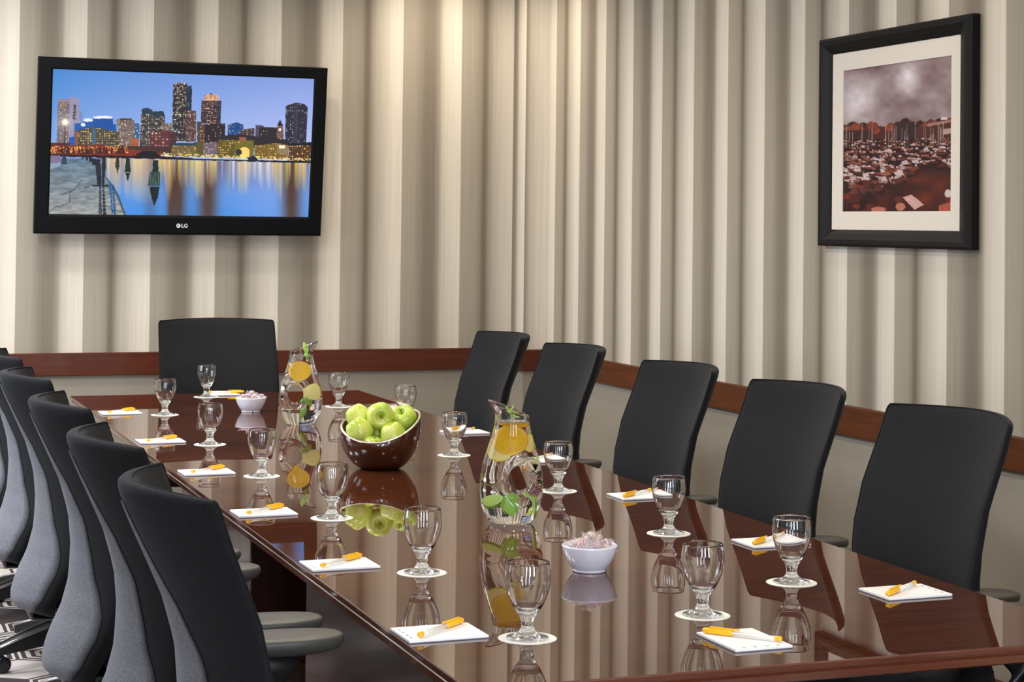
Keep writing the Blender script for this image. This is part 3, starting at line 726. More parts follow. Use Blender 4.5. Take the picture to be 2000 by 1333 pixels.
def citrus_mat(name, rind, pith, flesh, flesh2, n):
    """slice in local xy plane; segments drawn by angle"""
    m, N, L = mat_new(name); b = N['Principled BSDF']
    tc = N.new('ShaderNodeTexCoord'); sp = N.new('ShaderNodeSeparateXYZ'); L.new(tc.outputs['Object'], sp.inputs[0])
    r = math_node(N, L, 'SQRT', math_node(N, L, 'ADD', math_node(N, L, 'POWER', math_node(N, L, 'ABSOLUTE', sp.outputs[0]), 2.0), math_node(N, L, 'POWER', math_node(N, L, 'ABSOLUTE', sp.outputs[1]), 2.0)))
    an = math_node(N, L, 'ARCTAN2', sp.outputs[1], sp.outputs[0])
    seg = math_node(N, L, 'ABSOLUTE', math_node(N, L, 'SINE', math_node(N, L, 'MULTIPLY', an, n / 2)))
    nz = N.new('ShaderNodeTexNoise'); nz.inputs['Scale'].default_value = 220; L.new(tc.outputs['Object'], nz.inputs['Vector'])
    def mix(f, x, y):
        q = N.new('ShaderNodeMix'); q.data_type = 'RGBA'; L.new(f, q.inputs[0])
        for i, v in ((6, x), (7, y)):
            if isinstance(v, tuple): q.inputs[i].default_value = (*v, 1)
            else: L.new(v, q.inputs[i])
        return q.outputs[2]
    fl = mix(nz.outputs['Fac'], flesh, flesh2)
    fl = mix(math_node(N, L, 'LESS_THAN', seg, 0.10), fl, pith)
    c = mix(math_node(N, L, 'GREATER_THAN', r, 0.86), fl, pith); c = mix(math_node(N, L, 'GREATER_THAN', r, 0.94), c, rind)
    L.new(c, b.inputs['Base Color']); b.inputs['Roughness'].default_value = 0.4
    b.inputs['Emission Color'].default_value = (0, 0, 0, 1)
    tr = N.new('ShaderNodeBsdfTranslucent'); L.new(c, tr.inputs[0]); ms = N.new('ShaderNodeMixShader'); ms.inputs[0].default_value = 0.3
    L.new(b.outputs[0], ms.inputs[1]); L.new(tr.outputs[0], ms.inputs[2]); L.new(ms.outputs[0], N['Material Output'].inputs[0])
    return m
M['orange'] = citrus_mat('orange_slice', (1.0, 0.56, 0.004), (1.0, 0.80, 0.12), (1.0, 0.58, 0.004), (1.0, 0.74, 0.012), 10)
M['lemon'] = citrus_mat('lemon_slice', (0.95, 0.80, 0.01), (0.95, 0.90, 0.50), (0.95, 0.86, 0.28), (0.98, 0.90, 0.42), 9)
M['lime'] = citrus_mat('lime_slice', (0.22, 0.42, 0.02), (0.70, 0.80, 0.42), (0.45, 0.65, 0.12), (0.58, 0.75, 0.22), 9)
M['mint'] = principled('mint_leaf', (0.16, 0.36, 0.035), 0.45, var=(60, (0.32, 0.52, 0.08), 2))
M['mintstem'] = principled('mint_stem', (0.22, 0.36, 0.08), 0.5)
def slice_obj(name, mat, r, th):
    V, F = lathe_capped([(0.0, -0.5), (0.97, -0.5), (1.0, -0.3), (1.0, 0.3), (0.97, 0.5), (0.0, 0.5)], 40)
    o = me_obj(name, V, F, mat, smooth=False); o.scale = (r, r, th); return o
def leaf_mesh(name, length, width, curl):
    n, m = 9, 5; V, F = [], []
    for i in range(n):
        t = i / (n - 1); w = width * math.sin(math.pi * min(1, t * 0.93 + 0.05)) ** 0.8 * (1 - 0.35 * t) * (1.0 + (0.10 if i % 2 else -0.06))
        for j in range(m):
            s = -1 + 2 * j / (m - 1)
            V.append((t * length, s * w, curl * t * t * length + 0.25 * w * abs(s) - 0.12 * w * math.cos(t * 20) * abs(s)))
    for i in range(n - 1):
        for j in range(m - 1): F.append((i * m + j, i * m + j + 1, (i + 1) * m + j + 1, (i + 1) * m + j))
    o = me_obj(name, V, F, M['mint']); md = o.modifiers.new('thick', 'SOLIDIFY'); md.thickness = 0.0007; return o
def sprig(leaves, stem, label):
    r = empty('mint_sprig')
    V, F = sweep(stem, 0.0012, 6); me_obj('sprig_stem', V, F, M['mintstem'], r)
    for (p, rot, ln, wd) in leaves:
        o = leaf_mesh('mint_leaf', ln, wd, 0.25); o.parent = r; o.location = p; o.rotation_euler = rot
    tag(r, label, 'herb', 'mint in the water pitchers'); return r
def put(o, frame, loc, rot=None):
    o.matrix_world = frame @ Matrix.Translation(loc) @ (rot.to_matrix().to_4x4() if rot else Matrix.Identity(4)) @ Matrix.Diagonal((*o.scale, 1))
from mathutils import Euler
FACE = math.pi / 2       # turns a slice to stand upright, facing the camera side
def pitcher(loc, rz, near):
    p = pit0 if near else copy_tree(pit0)
    p.location = (loc[0], loc[1], TT); p.rotation_euler = (0, 0, rz)
    fr = Matrix.Translation((loc[0], loc[1], TT)) @ Matrix.Rotation(rz, 4, 'Z')
    which = 'near' if near else 'far'
    tag(p, ('glass water pitcher with ring handle hole, spout to the left, before the fruit bowl' if near else 'glass water pitcher with ring handle hole, spout to the right, behind the fruit bowl'), 'pitcher', 'infused water pitchers')
    if near:
        items = [('orange_slice', 'orange', 0.041, 0.006, (-0.004, -0.012, 0.217), (FACE + 0.12, 0.05, 0.05), 'big orange slice upright in the neck of the near pitcher'),
                 ('lemon_slice', 'lemon', 0.031, 0.006, (-0.030, -0.004, 0.188), (FACE - 0.55, 0.1, 0.1), 'lemon slice below the orange slice in the near pitcher'),
                 ('orange_slice', 'orange', 0.030, 0.005, (0.002, 0.006, WL - 0.006), (0.10, 0.08, 0), 'thin orange slice floating flat at the water surface of the near pitcher'),
                 ('lime_slice', 'lime', 0.028, 0.007, (-0.044, -0.016, 0.060), (0.35, -0.42, 0.1), 'lime slice at the lower left of the near pitcher'),
                 ('lime_slice', 'lime', 0.026, 0.006, (0.050, 0.004, 0.042), (FACE, 0.3, -1.25), 'lime slice low on the right of the near pitcher'),
                 ('lemon_slice', 'lemon', 0.024, 0.005, (0.036, 0.012, 0.205), (FACE, 0.2, -0.9), 'lemon slice behind the right shoulder of the near pitcher')]
        sp1 = sprig([((0, 0, 0), (0.3, 0.5, 0.4), 0.030, 0.011), ((0, 0, 0.002), (-0.2, 0.0, -0.5), 0.030, 0.011), ((0, 0, 0.003), (0.2, -0.5, 2.2), 0.024, 0.010), ((0, 0, 0.004), (0.1, -0.9, 0.0), 0.024, 0.010)],
                    [(0, 0, -0.016), (0.002, 0, -0.006), (0, 0, 0.004)], 'mint sprig floating in the mouth of the near pitcher')
        put(sp1, fr, (-0.006, -0.004, WL + 0.020))
        sp2 = sprig([((0, 0, 0), (1.3, 1.2, -0.2), 0.050, 0.019), ((0, 0, 0), (1.5, 0.9, 0.3), 0.046, 0.017), ((0, 0, 0.004), (1.2, 1.7, 0.1), 0.045, 0.016), ((0, 0, 0.002), (1.4, 0.2, 0.0), 0.035, 0.010)],
                    [(0, 0, 0), (-0.012, -0.003, 0.022), (-0.034, -0.004, 0.030), (-0.052, 0.0, 0.034)], 'large leafy mint sprig in the lower half of the near pitcher')
        put(sp2, fr, (-0.014, -0.034, 0.072))
    else:
        items = [('orange_slice', 'orange', 0.038, 0.006, (-0.004, -0.008, 0.205), (FACE + 0.1, 0.12, 0.0), 'orange slice upright in the neck of the far pitcher'),
                 ('lemon_slice', 'lemon', 0.031, 0.006, (0.044, -0.012, 0.125), (FACE, 0.25, -0.2), 'pale lemon slice beside the handle hole of the far pitcher')]
        items = [(n, k, r, t, (-x, -y, z), rt, l) for n, k, r, t, (x, y, z), rt, l in items]
        sp1 = sprig([((0, 0, 0), (1.4, -1.2, 0.1), 0.045, 0.012), ((0, 0, -0.03), (1.4, -1.4, 0.2), 0.040, 0.011)], [(0, 0, -0.03), (0, 0, -0.01), (0, 0, 0.012)], 'mint sprig standing in the spout of the far pitcher')
        put(sp1, fr, (-0.024, 0.004, 0.275))
        sp2 = sprig([((0, 0, 0), (1.4, 0.6, 0.2), 0.034, 0.015), ((0, 0, 0), (1.3, 2.0, 0.2), 0.030, 0.014), ((0.008, 0, -0.03), (1.4, 1.2, 0.0), 0.045, 0.013)], [(0, 0, 0.01), (0.006, 0, -0.02), (0.010, 0, -0.045)], 'mint sprig beside the lemon slice in the far pitcher')
        put(sp2, fr, (-0.026, 0.034, 0.100))
    for n, k, r, t, l, rt, lab in items:
        o = slice_obj(n, M[k], r, t); put(o, fr, l, Euler(rt)); tag(o, lab, 'fruit slice', 'fruit slices in the pitchers')
PIT1, PIT2 = (1.7037, 4.6248), (1.740, 7.100)
pitcher(PIT1, -0.33, True)
pitcher(PIT2, math.pi - 0.22, False)

# ------------------------------------------------------------------ candy bowls
cb_o = catmull([(0.0335, 0.0), (0.0355, 0.0015), (0.0360, 0.006), (0.0385, 0.0095), (0.0445, 0.018), (0.0508, 0.030), (0.0556, 0.043), (0.0590, 0.0560)], 4)
cb_i = catmull([(0.0578, 0.0572), (0.0560, 0.0560), (0.0528, 0.043), (0.0478, 0.031), (0.0410, 0.019), (0.0300, 0.011), (0.0, 0.0095)], 4)
V, F = lathe_capped([(0.0, 0.002), (0.030, 0.002)] + cb_o + [(max(r, 0), z) if k < len(cb_i) - 1 else (0.0, z) for k, (r, z) in enumerate(cb_i)], 56)
cbowl0 = me_obj('candy_bowl', [(x * 1.08, y * 1.08, z * 1.05) for x, y, z in V], F, M['porcelain'])
V, F = lathe([(0.0, -0.0045), (0.004, -0.003), (0.0046, 0.0), (0.004, 0.003), (0.0, 0.0045)], 10); V = [(v[0] + 0.018, v[1] - 0.0300, v[2] + 0.0045) for v in V]
me_obj('rubber_foot', V, F, M['plastic'], cbowl0)
def candy_mat(name, c1, c2, sc):
    m, N, L = mat_new(name); b = N['Principled BSDF']
    tc = N.new('ShaderNodeTexCoord'); w = N.new('ShaderNodeTexWave'); w.inputs['Scale'].default_value = sc; w.inputs['Distortion'].default_value = 5; L.new(tc.outputs['Object'], w.inputs['Vector'])
    r = N.new('ShaderNodeValToRGB'); L.new(w.outputs['Fac'], r.inputs[0]); e = r.color_ramp.elements
    e[0].position = 0.25; e[0].color = (*c2, 1); e[1].position = 0.45; e[1].color = (*c1, 1)
    L.new(r.outputs[0], b.inputs['Base Color']); b.inputs['Roughness'].default_value = 0.25; b.inputs['Coat Weight'].default_value = 0.8
    return m
M['candy'] = [candy_mat('peppermint', (0.80, 0.66, 0.64), (0.42, 0.01, 0.03), 70), candy_mat('cream_candy', (0.80, 0.66, 0.52), (0.62, 0.42, 0.28), 40), candy_mat('pink_candy', (0.76, 0.50, 0.46), (0.30, 0.06, 0.08), 60)]
def wrapper_mat():
    m, N, L = mat_new('clear_cellophane'); b = N['Principled BSDF']; b.inputs['Base Color'].default_value = (0.80, 0.78, 0.82, 1); b.inputs['Roughness'].default_value = 0.18
    b.inputs['Specular IOR Level'].default_value = 0.9
    t = N.new('ShaderNodeBsdfTransparent'); ms = N.new('ShaderNodeMixShader'); tc = N.new('ShaderNodeTexCoord'); nz = N.new('ShaderNodeTexNoise'); nz.inputs['Scale'].default_value = 150
    L.new(tc.outputs['Object'], nz.inputs['Vector']); f = math_node(N, L, 'MULTIPLY_ADD', nz.outputs['Fac'], 0.6, -0.04)
    L.new(f, ms.inputs[0]); L.new(t.outputs[0], ms.inputs[1]); L.new(b.outputs[0], ms.inputs[2]); L.new(ms.outputs[0], N['Material Output'].inputs[0]); return m
M['wrap'] = wrapper_mat()
rnd = random.Random(5)
def candy_meshes(seed):
    r = random.Random(seed); n = 14
    V, F = lathe_capped([(0.0, -0.0055), (0.0065, -0.0050), (0.0098, -0.0025), (0.0105, 0.0), (0.0098, 0.0025), (0.0065, 0.0050), (0.0, 0.0055)], 16)
    core = (V, F)
    prof = [(-0.0235, 0.0110), (-0.019, 0.0075), (-0.0140, 0.0022), (-0.0105, 0.0075), (-0.004, 0.0108), (0.004, 0.0108), (0.0105, 0.0075), (0.0140, 0.0022), (0.019, 0.0075), (0.0235, 0.0110)]
    V, F = [], []
    for i, (x, rr) in enumerate(prof):
        tail = i in (0, 1, 8, 9)
        for j in range(n):
            a = 2 * math.pi * j / n; k = rr * (1 + r.uniform(-0.22, 0.22)); fl = 0.35 if tail else 0.72
            V.append((x + r.uniform(-0.0015, 0.0015), k * math.cos(a), k * math.sin(a) * fl))
    for i in range(len(prof) - 1):
        for j in range(n): F.append((i * n + j, i * n + (j + 1) % n, (i + 1) * n + (j + 1) % n, (i + 1) * n + j))
    return core, (V, F)
protos = []
for s in range(3):
    (cv_, cf_), (wv_, wf_) = candy_meshes(s + 3)
    a = me_obj('wrapped_candy', cv_, cf_, M['candy'][s]); me_obj('wrapper', wv_, wf_, M['wrap'], a, smooth=False); protos.append(a)
used = [False] * 3
spots = [(0.0, -0.030, 0.050), (0.030, -0.020, 0.050), (-0.030, -0.018, 0.050), (0.020, 0.020, 0.050), (-0.022, 0.022, 0.050), (0.0, 0.002, 0.052), (0.036, 0.008, 0.054), (-0.036, 0.006, 0.053),
         (0.012, -0.012, 0.064), (-0.014, -0.006, 0.064), (0.004, 0.014, 0.067), (0.040, -0.006, 0.061), (-0.030, -0.008, 0.062), (0.004, -0.002, 0.077), (0.002, -0.036, 0.057), (0.020, 0.034, 0.056), (-0.010, 0.036, 0.057)]
names_c = [['red swirl peppermint', 'cream candy', 'pink candy'][k % 3] for k in range(20)]
CB = [((1.6401, 3.9343), 'near white bowl'), ((1.655, 7.608), 'far white bowl')]
for bi_, (c, bn) in enumerate(CB):
    o = cbowl0 if bi_ == 0 else copy_tree(cbowl0)
    o.location = (c[0], c[1], TT); o.rotation_euler = (0, 0, 0.35 if bi_ == 0 else -0.55)
    tag(o, ('small white porcelain bowl of wrapped candies beside the near pitcher' if bi_ == 0 else 'small white porcelain bowl of wrapped candies beside the far pitcher'), 'bowl', 'candy bowls')
    for i, (x, y, z) in enumerate(spots):
        k = i % 3
        if not used[k]: a = protos[k]; used[k] = True
        else: a = copy_tree(protos[k])
        a.location = (c[0] + x * 1.06, c[1] + y * 1.06, TT + z + 0.003 + rnd.uniform(-0.001, 0.002))
        a.rotation_euler = (rnd.uniform(-0.7, 0.7), rnd.uniform(-0.5, 0.5), rnd.uniform(0, 6.28))
        tag(a, '%s in clear crinkled wrapper heaped in the %s' % (names_c[k], bn), 'candy', '%s pieces in the %s' % (names_c[k], bn))

# ------------------------------------------------------------------ pictures painted into vertex colours (flat print / screen content)
def srgb2lin(a):
    a = np.clip(a, 0, 1); return np.where(a <= 0.04045, a / 12.92, ((a + 0.055) / 1.055) ** 2.4)
class Canvas:
    def __init__(s, x0, y0, x1, y1, k):
        s.x0, s.y0, s.k = x0, y0, k; s.w, s.h = int((x1 - x0) * k), int((y1 - y0) * k)
        s.X, s.Y = np.meshgrid(x0 + (np.arange(s.w) + 0.5) / k, y0 + (np.arange(s.h) + 0.5) / k)
        s.A = np.zeros((s.h, s.w, 3))
    def mask(s, poly):
        m = np.zeros(s.X.shape, bool); n = len(poly)
        for i in range(n):
            (xa, ya), (xb, yb) = poly[i], poly[(i + 1) % n]
            if ya == yb: continue
            c = ((ya > s.Y) != (yb > s.Y)) & (s.X < (xb - xa) * (s.Y - ya) / (yb - ya) + xa); m ^= c
        return m
    def fill(s, poly, col, a=1.0):
        m = s.mask(poly); s.A[m] = s.A[m] * (1 - a) + np.array(col) / 255 * a; return m
    def ell(s, cx, cy, rx, ry, col, a=1.0):
        m = ((s.X - cx) / rx) ** 2 + ((s.Y - cy) / ry) ** 2 < 1; s.A[m] = s.A[m] * (1 - a) + np.array(col) / 255 * a
    def windows(s, poly, col, dx, dy, p, rs, fw=0.55, fh=0.5, jitter=0.6):
        dx *= 0.85; dy *= 0.85; m = s.mask(poly); gx = np.floor(s.X / dx).astype(int); gy = np.floor(s.Y / dy).astype(int)
        on = (rs.rand(4096) < p)[(gx * 131 + gy * 71) % 4096]; br = (1 - jitter * rs.rand(4096))[(gx * 37 + gy * 211) % 4096]
        w = m & on & ((s.X / dx) % 1 < fw) & ((s.Y / dy) % 1 < fh)
        s.A[w] = (np.array(col) / 255)[None] * br[w][:, None]
def noise2(rs, h, w, gy, gx):
    g = rs.rand(gy + 2, gx + 2); y = np.linspace(0, gy, h); x = np.linspace(0, gx, w)
    yi, xi = y.astype(int), x.astype(int); fy, fx = y - yi, x - xi; fy = fy * fy * (3 - 2 * fy); fx = fx * fx * (3 - 2 * fx)
    a = g[np.ix_(yi, xi)]; b = g[np.ix_(yi, xi + 1)]; c = g[np.ix_(yi + 1, xi)]; d = g[np.ix_(yi + 1, xi + 1)]
    return (a * (1 - fx) + b * fx) * (1 - fy)[:, None] + (c * (1 - fx) + d * fx) * fy[:, None]
def homography(src, dst):
    A = []
    for (u, v), (x, y) in zip(src, dst):
        A.append([u, v, 1, 0, 0, 0, -x * u, -x * v, -x]); A.append([0, 0, 0, u, v, 1, -y * u, -y * v, -y])
    return np.linalg.svd(np.array(A))[2][-1].reshape(3, 3)
def picture_mesh(name, canvas, quad, nu, nv, w, h, emissive, parent, gain=1.0):
    """flat picture in local xz plane (x right, z up), centred; colours read from canvas through quad TL,TR,BR,BL"""
    Hm = homography([(0, 0), (1, 0), (1, 1), (0, 1)], quad)
    U, Vv = np.meshgrid(np.linspace(0, 1, nu), np.linspace(0, 1, nv))
    q = np.stack([U, Vv, np.ones_like(U)], -1) @ Hm.T; cx, cy = q[..., 0] / q[..., 2], q[..., 1] / q[..., 2]
    ix = np.clip(((cx - canvas.x0) * canvas.k).astype(int), 0, canvas.w - 1); iy = np.clip(((cy - canvas.y0) * canvas.k).astype(int), 0, canvas.h - 1)
    C = srgb2lin(canvas.A[iy, ix])
    me = bpy.data.meshes.new(name); co = np.stack([(U - 0.5) * w, np.zeros_like(U), (0.5 - Vv) * h], -1).reshape(-1, 3)
    i, j = np.meshgrid(np.arange(nv - 1), np.arange(nu - 1), indexing='ij'); a = (i * nu + j).ravel()
    fc = np.stack([a, a + nu, a + nu + 1, a + 1], 1)
    me.vertices.add(len(co)); me.vertices.foreach_set('co', co.ravel()); me.loops.add(fc.size); me.loops.foreach_set('vertex_index', fc.ravel().astype(np.int32))
    me.polygons.add(len(fc)); me.polygons.foreach_set('loop_start', np.arange(0, fc.size, 4, dtype=np.int32)); me.update(calc_edges=True); me.validate()
    at = me.color_attributes.new('picture', 'FLOAT_COLOR', 'POINT'); at.data.foreach_set('color', np.concatenate([C.reshape(-1, 3), np.ones((len(co), 1))], 1).ravel().astype(np.float32))
    m, N, L = mat_new(name + '_picture'); b = N['Principled BSDF']; ca = N.new('ShaderNodeVertexColor'); ca.layer_name = 'picture'
    if emissive:
        b.inputs['Base Color'].default_value = (0.005, 0.005, 0.006, 1); b.inputs['Roughness'].default_value = 0.35; b.inputs['Specular IOR Level'].default_value = 0.2
        L.new(ca.outputs[0], b.inputs['Emission Color']); b.inputs['Emission Strength'].default_value = gain
    else:
        L.new(ca.outputs[0], b.inputs['Base Color']); b.inputs['Roughness'].default_value = 0.6; b.inputs['Specular IOR Level'].default_value = 0.2
    me.materials.append(m); o = bpy.data.objects.new(name, me); COL.objects.link(o); o.parent = parent
    return o
def skyline():
    rs = np.random.RandomState(4); c = Canvas(160, 160, 1800, 1090, 0.5); X, Y = c.X, c.Y
    t = np.clip((Y - 170) / 450, 0, 1)[..., None]; s = np.clip((X - 180) / 1500, 0, 1)[..., None] ** 0.7
    top = (1 - s) * np.array([62, 130, 205]) + s * np.array([128, 152, 220]); bot = (1 - s) * np.array([128, 164, 226]) + s * np.array([178, 192, 240])
    c.A = ((1 - t) * top + t * bot) / 255
    lit, warm, yel = (250, 236, 205), (245, 205, 150), (250, 220, 120)
    def b(poly, col, w=None):
        c.fill(poly, col)
        if w: c.windows(poly, *w)
    b([(222, 352), (298, 352), (292, 640), (215, 640)], (118, 104, 112), (lit, 14, 12, 0.62, rs)); b([(297, 340), (353, 352), (350, 500), (335, 625), (288, 640)], (150, 142, 170)); b([(318, 388), (335, 388), (333, 480), (316, 480)], (70, 66, 82), (lit, 9, 10, 0.5, rs))
    b([(352, 425), (375, 430), (375, 500), (352, 500)], (120, 140, 190), (lit, 8, 10, 0.3, rs)); c.fill([(222, 352), (298, 352), (298, 372), (221, 372)], (140, 130, 150)); c.windows([(232, 382), (292, 382), (292, 396), (232, 396)], (255, 190, 120), 9, 30, 0.9, rs)
    b([(325, 505), (380, 500), (380, 485), (440, 480), (440, 468), (560, 468), (560, 508), (582, 510), (582, 640), (290, 640), (290, 590), (325, 585)], (28, 88, 165)); c.ell(498, 468, 60, 10, (235, 240, 250)); c.ell(408, 484, 30, 10, (225, 235, 250)); c.ell(378, 512, 14, 10, (235, 238, 245))
    c.fill([(440, 475), (560, 475), (560, 545), (440, 530)], (22, 78, 158))
    b([(330, 548), (440, 526), (625, 560), (628, 660), (330, 652)], (72, 66, 60), (yel, 17, 17, 0.75, rs, 0.6, 0.42)); c.fill([(430, 528), (458, 532), (458, 650), (430, 650)], (70, 98, 120)); c.fill([(330, 548), (345, 546), (345, 652), (330, 652)], (150, 80, 50)); b([(600, 580), (628, 580), (628, 660), (600, 660)], (90, 84, 90), (yel, 12, 15, 0.5, rs))
    b([(578, 482), (640, 470), (690, 486), (690, 652), (615, 652)], (112, 92, 88), (lit, 12, 11, 0.72, rs)); c.fill([(600, 474), (675, 474), (672, 484), (604, 484)], (60, 50, 60))
    b([(690, 505), (722, 505), (722, 600), (690, 600)], (50, 90, 140), (lit, 10, 10, 0.4, rs)); b([(672, 595), (720, 600), (715, 660), (668, 655)], (175, 92, 48), ((250, 160, 80), 12, 14, 0.4, rs))
    b([(735, 418), (770, 410), (802, 425), (802, 668), (720, 668)], (58, 54, 56), (lit, 13, 11, 0.62, rs)); c.fill([(738, 415), (770, 408), (802, 424), (802, 448), (735, 448)], (40, 58, 70)); b([(802, 432), (868, 430), (878, 462), (875, 560), (802, 560)], (56, 54, 58), (lit, 12, 11, 0.5, rs)); c.fill([(806, 430), (868, 430), (876, 460), (806, 460)], (34, 54, 68))
    b([(860, 508), (918, 502), (918, 600), (860, 600)], (110, 96, 84), (lit, 11, 13, 0.6, rs))
    b([(1012, 275), (1042, 276), (1040, 432), (1010, 432)], (28, 46, 76), (lit, 11, 14, 0.25, rs)); b([(928, 262), (970, 254), (1013, 262), (1012, 425), (1006, 615), (919, 615)], (46, 38, 46), (lit, 12, 12, 0.55, rs, 0.7, 0.42)); c.windows([(930, 256), (1012, 256), (1012, 272), (930, 272)], (255, 225, 200), 10, 40, 0.95, rs, 0.6, 0.9)
    b([(1006, 430), (1068, 427), (1068, 618), (1003, 618)], (84, 58, 58), ((250, 215, 190), 11, 11, 0.6, rs))
    b([(1072, 495), (1100, 495), (1100, 640), (1072, 640)], (74, 66, 74), (lit, 10, 13, 0.3, rs))
    c.ell(1160, 352, 47, 28, (228, 176, 138)); c.windows([(1115, 330), (1206, 330), (1206, 360), (1115, 360)], (150, 90, 70), 9, 50, 0.9, rs, 0.25, 1.0); c.ell(1160, 326, 9, 6, (90, 60, 60))
    b([(1100, 366), (1222, 366), (1217, 508), (1097, 508)], (60, 42, 48), ((252, 220, 190), 12, 11, 0.6, rs, 0.7, 0.42)); c.fill([(1196, 366), (1222, 366), (1217, 508), (1196, 508)], (46, 48, 72), 0.7); b([(1118, 510), (1245, 504), (1248, 625), (1112, 632)], (44, 34, 40), (warm, 17, 22, 0.3, rs, 0.4, 0.4)); b([(1090, 515), (1120, 512), (1115, 690), (1085, 690)], (88, 60, 44), (warm, 11, 14, 0.45, rs))
    b([(785, 556), (905, 549), (948, 570), (948, 685), (778, 672)], (98, 50, 52), ((245, 195, 175), 26, 22, 0.55, rs, 0.5, 0.45)); c.fill([(905, 552), (948, 570), (948, 685), (905, 680)], (66, 40, 46), 0.8)
    b([(1260, 512), (1320, 499), (1357, 515), (1355, 578), (1260, 582)], (28, 74, 128), ((190, 215, 240), 13, 14, 0.35, rs)); b([(1340, 545), (1425, 535), (1425, 600), (1340, 600)], (70, 56, 58), (warm, 15, 16, 0.55, rs)); b([(1430, 515), (1480, 520), (1480, 592), (1430, 592)], (78, 76, 92)); b([(1452, 531), (1566, 529), (1566, 614), (1452, 614)], (46, 42, 46), (warm, 20, 24, 0.25, rs, 0.3, 0.3))
    b([(1562, 520), (1598, 520), (1604, 622), (1560, 622)], (118, 84, 84), ((245, 215, 190), 12, 18, 0.5, rs)); c.fill([(1560, 522), (1580, 481), (1600, 522)], (46, 36, 46)); c.ell(1580, 545, 8, 9, (250, 225, 200))
    b([(1615, 402), (1635, 392), (1680, 379), (1728, 388), (1750, 406), (1740, 628), (1611, 628)], (44, 44, 62), ((235, 225, 235), 14, 12, 0.33, rs, 0.5, 0.35)); c.fill([(1664, 382), (1690, 382), (1688, 628), (1660, 628)], (70, 60, 72), 0.6)
    c.fill([(1195, 585), (1340, 572), (1430, 585), (1640, 608), (1640, 660), (1195, 650)], (48, 40, 46)); c.fill([(600, 640), (940, 650), (1120, 640), (1210, 640), (1210, 705), (600, 690)], (70, 44, 40))
    c.fill([(920, 640), (1070, 620), (1200, 628), (1300, 590), (1420, 600), (1420, 720), (920, 705)], (92, 80, 40)); b([(920, 640), (1070, 640), (1070, 702), (920, 698)], (112, 92, 56), ((250, 215, 120), 15, 14, 0.6, rs)); c.fill([(920, 624), (1070, 624), (1070, 641), (920, 641)], (30, 62, 84))
    b([(1205, 592), (1305, 600), (1305, 706), (1205, 704)], (96, 82, 36), ((250, 215, 110), 17, 17, 0.6, rs)); b([(1305, 606), (1420, 606), (1420, 714), (1305, 710)], (112, 106, 40), ((245, 205, 100), 24, 26, 0.3, rs, 0.35, 0.35)); c.fill([(1205, 585), (1300, 575), (1450, 590), (1450, 612), (1205, 606)], (44, 40, 44)); c.fill([(1330, 590), (1375, 590), (1375, 612), (1330, 612)], (160, 88, 70))
    c.ell(1362, 684, 33, 34, (255, 214, 112)); c.ell(1328, 682, 20, 18, (46, 46, 56)); b([(1112, 624), (1195, 620), (1197, 702), (1110, 702)], (112, 96, 106), ((250, 230, 215), 16, 15, 0.6, rs))
    b([(1425, 642), (1560, 626), (1632, 640), (1632, 728), (1425, 720)], (122, 92, 38), ((255, 222, 130), 16, 18, 0.75, rs, 0.45, 0.5)); c.fill([(1560, 628), (1632, 642), (1630, 700), (1560, 690)], (150, 130, 110), 0.7); c.fill([(1575, 640), (1610, 640), (1610, 660), (1575, 660)], (255, 240, 190))
    b([(1634, 640), (1772, 632), (1772, 742), (1634, 734)], (84, 54, 38), ((250, 200, 120), 18, 18, 0.65, rs, 0.45, 0.5)); c.fill([(1634, 628), (1772, 622), (1772, 640), (1634, 644)], (30, 34, 42))
    # bridge with glowing lamps
    c.fill([(178, 622), (300, 622), (300, 650), (178, 650)], (88, 34, 30)); m = c.fill([(178, 640), (480, 632), (640, 660), (860, 690), (860, 712), (178, 694)], (132, 48, 26))
    for _ in range(240):
        x = rs.uniform(182, 650); y = rs.uniform(645, 686); c.ell(x, y, rs.uniform(2, 5), rs.uniform(2, 5), (255, rs.randint(130, 215), rs.randint(50, 120)))
    for _ in range(60):
        x = rs.uniform(182, 640); c.fill([(x, 640), (x + 3, 640), (x + rs.uniform(-20, 20), 690), (x - 3, 690)], (60, 20, 18), 0.8)
    c.fill([(178, 690), (860, 706), (1050, 716), (1050, 728), (178, 706)], (44, 16, 20))
    for _ in range(170):
        x = rs.uniform(840, 1770); y = 690 + 0.04 * (x - 840) + rs.uniform(-6, 12); c.ell(x, y, rs.uniform(3, 8), rs.uniform(2, 5), (255, rs.randint(205, 245), rs.randint(90, 190)), 0.9)
    c.fill([(850, 716), (1770, 738), (1770, 750), (850, 724)], (26, 22, 30))
    # water with long light streaks
    wy = 716 + 0.028 * (X - 520) * (X > 520); wm = Y > wy; f = np.clip((Y - wy) / 340, 0, 1)
    cols = np.arange(c.w); xs = c.X[0]
    def near(v, w): return np.exp(-((xs - v) / w) ** 2)
    sky = np.stack([np.interp(f, [0, 0.25, 0.55, 1], v) for v in ([110, 110, 96, 70], [112, 124, 146, 142], [150, 176, 220, 226])], -1)
    rbl = near(1560, 260)[None, :, None]; sky = sky * (1 - 0.5 * rbl) + np.array([140, 168, 232]) * 0.5 * rbl
    dark = np.clip(near(955, 52) + near(1140, 58) + near(1650, 56) + 0.9 * near(930, 30) + 0.35 * near(790, 40), 0, 1)[None] * np.clip(1.15 - 0.25 * f, 0, 1)
    base = sky * (1 - dark[..., None]) + np.array([82, 58, 48]) * dark[..., None]
    st = np.zeros((c.w,)); cl = np.zeros((c.w, 3)); ln = np.full(c.w, 0.3)
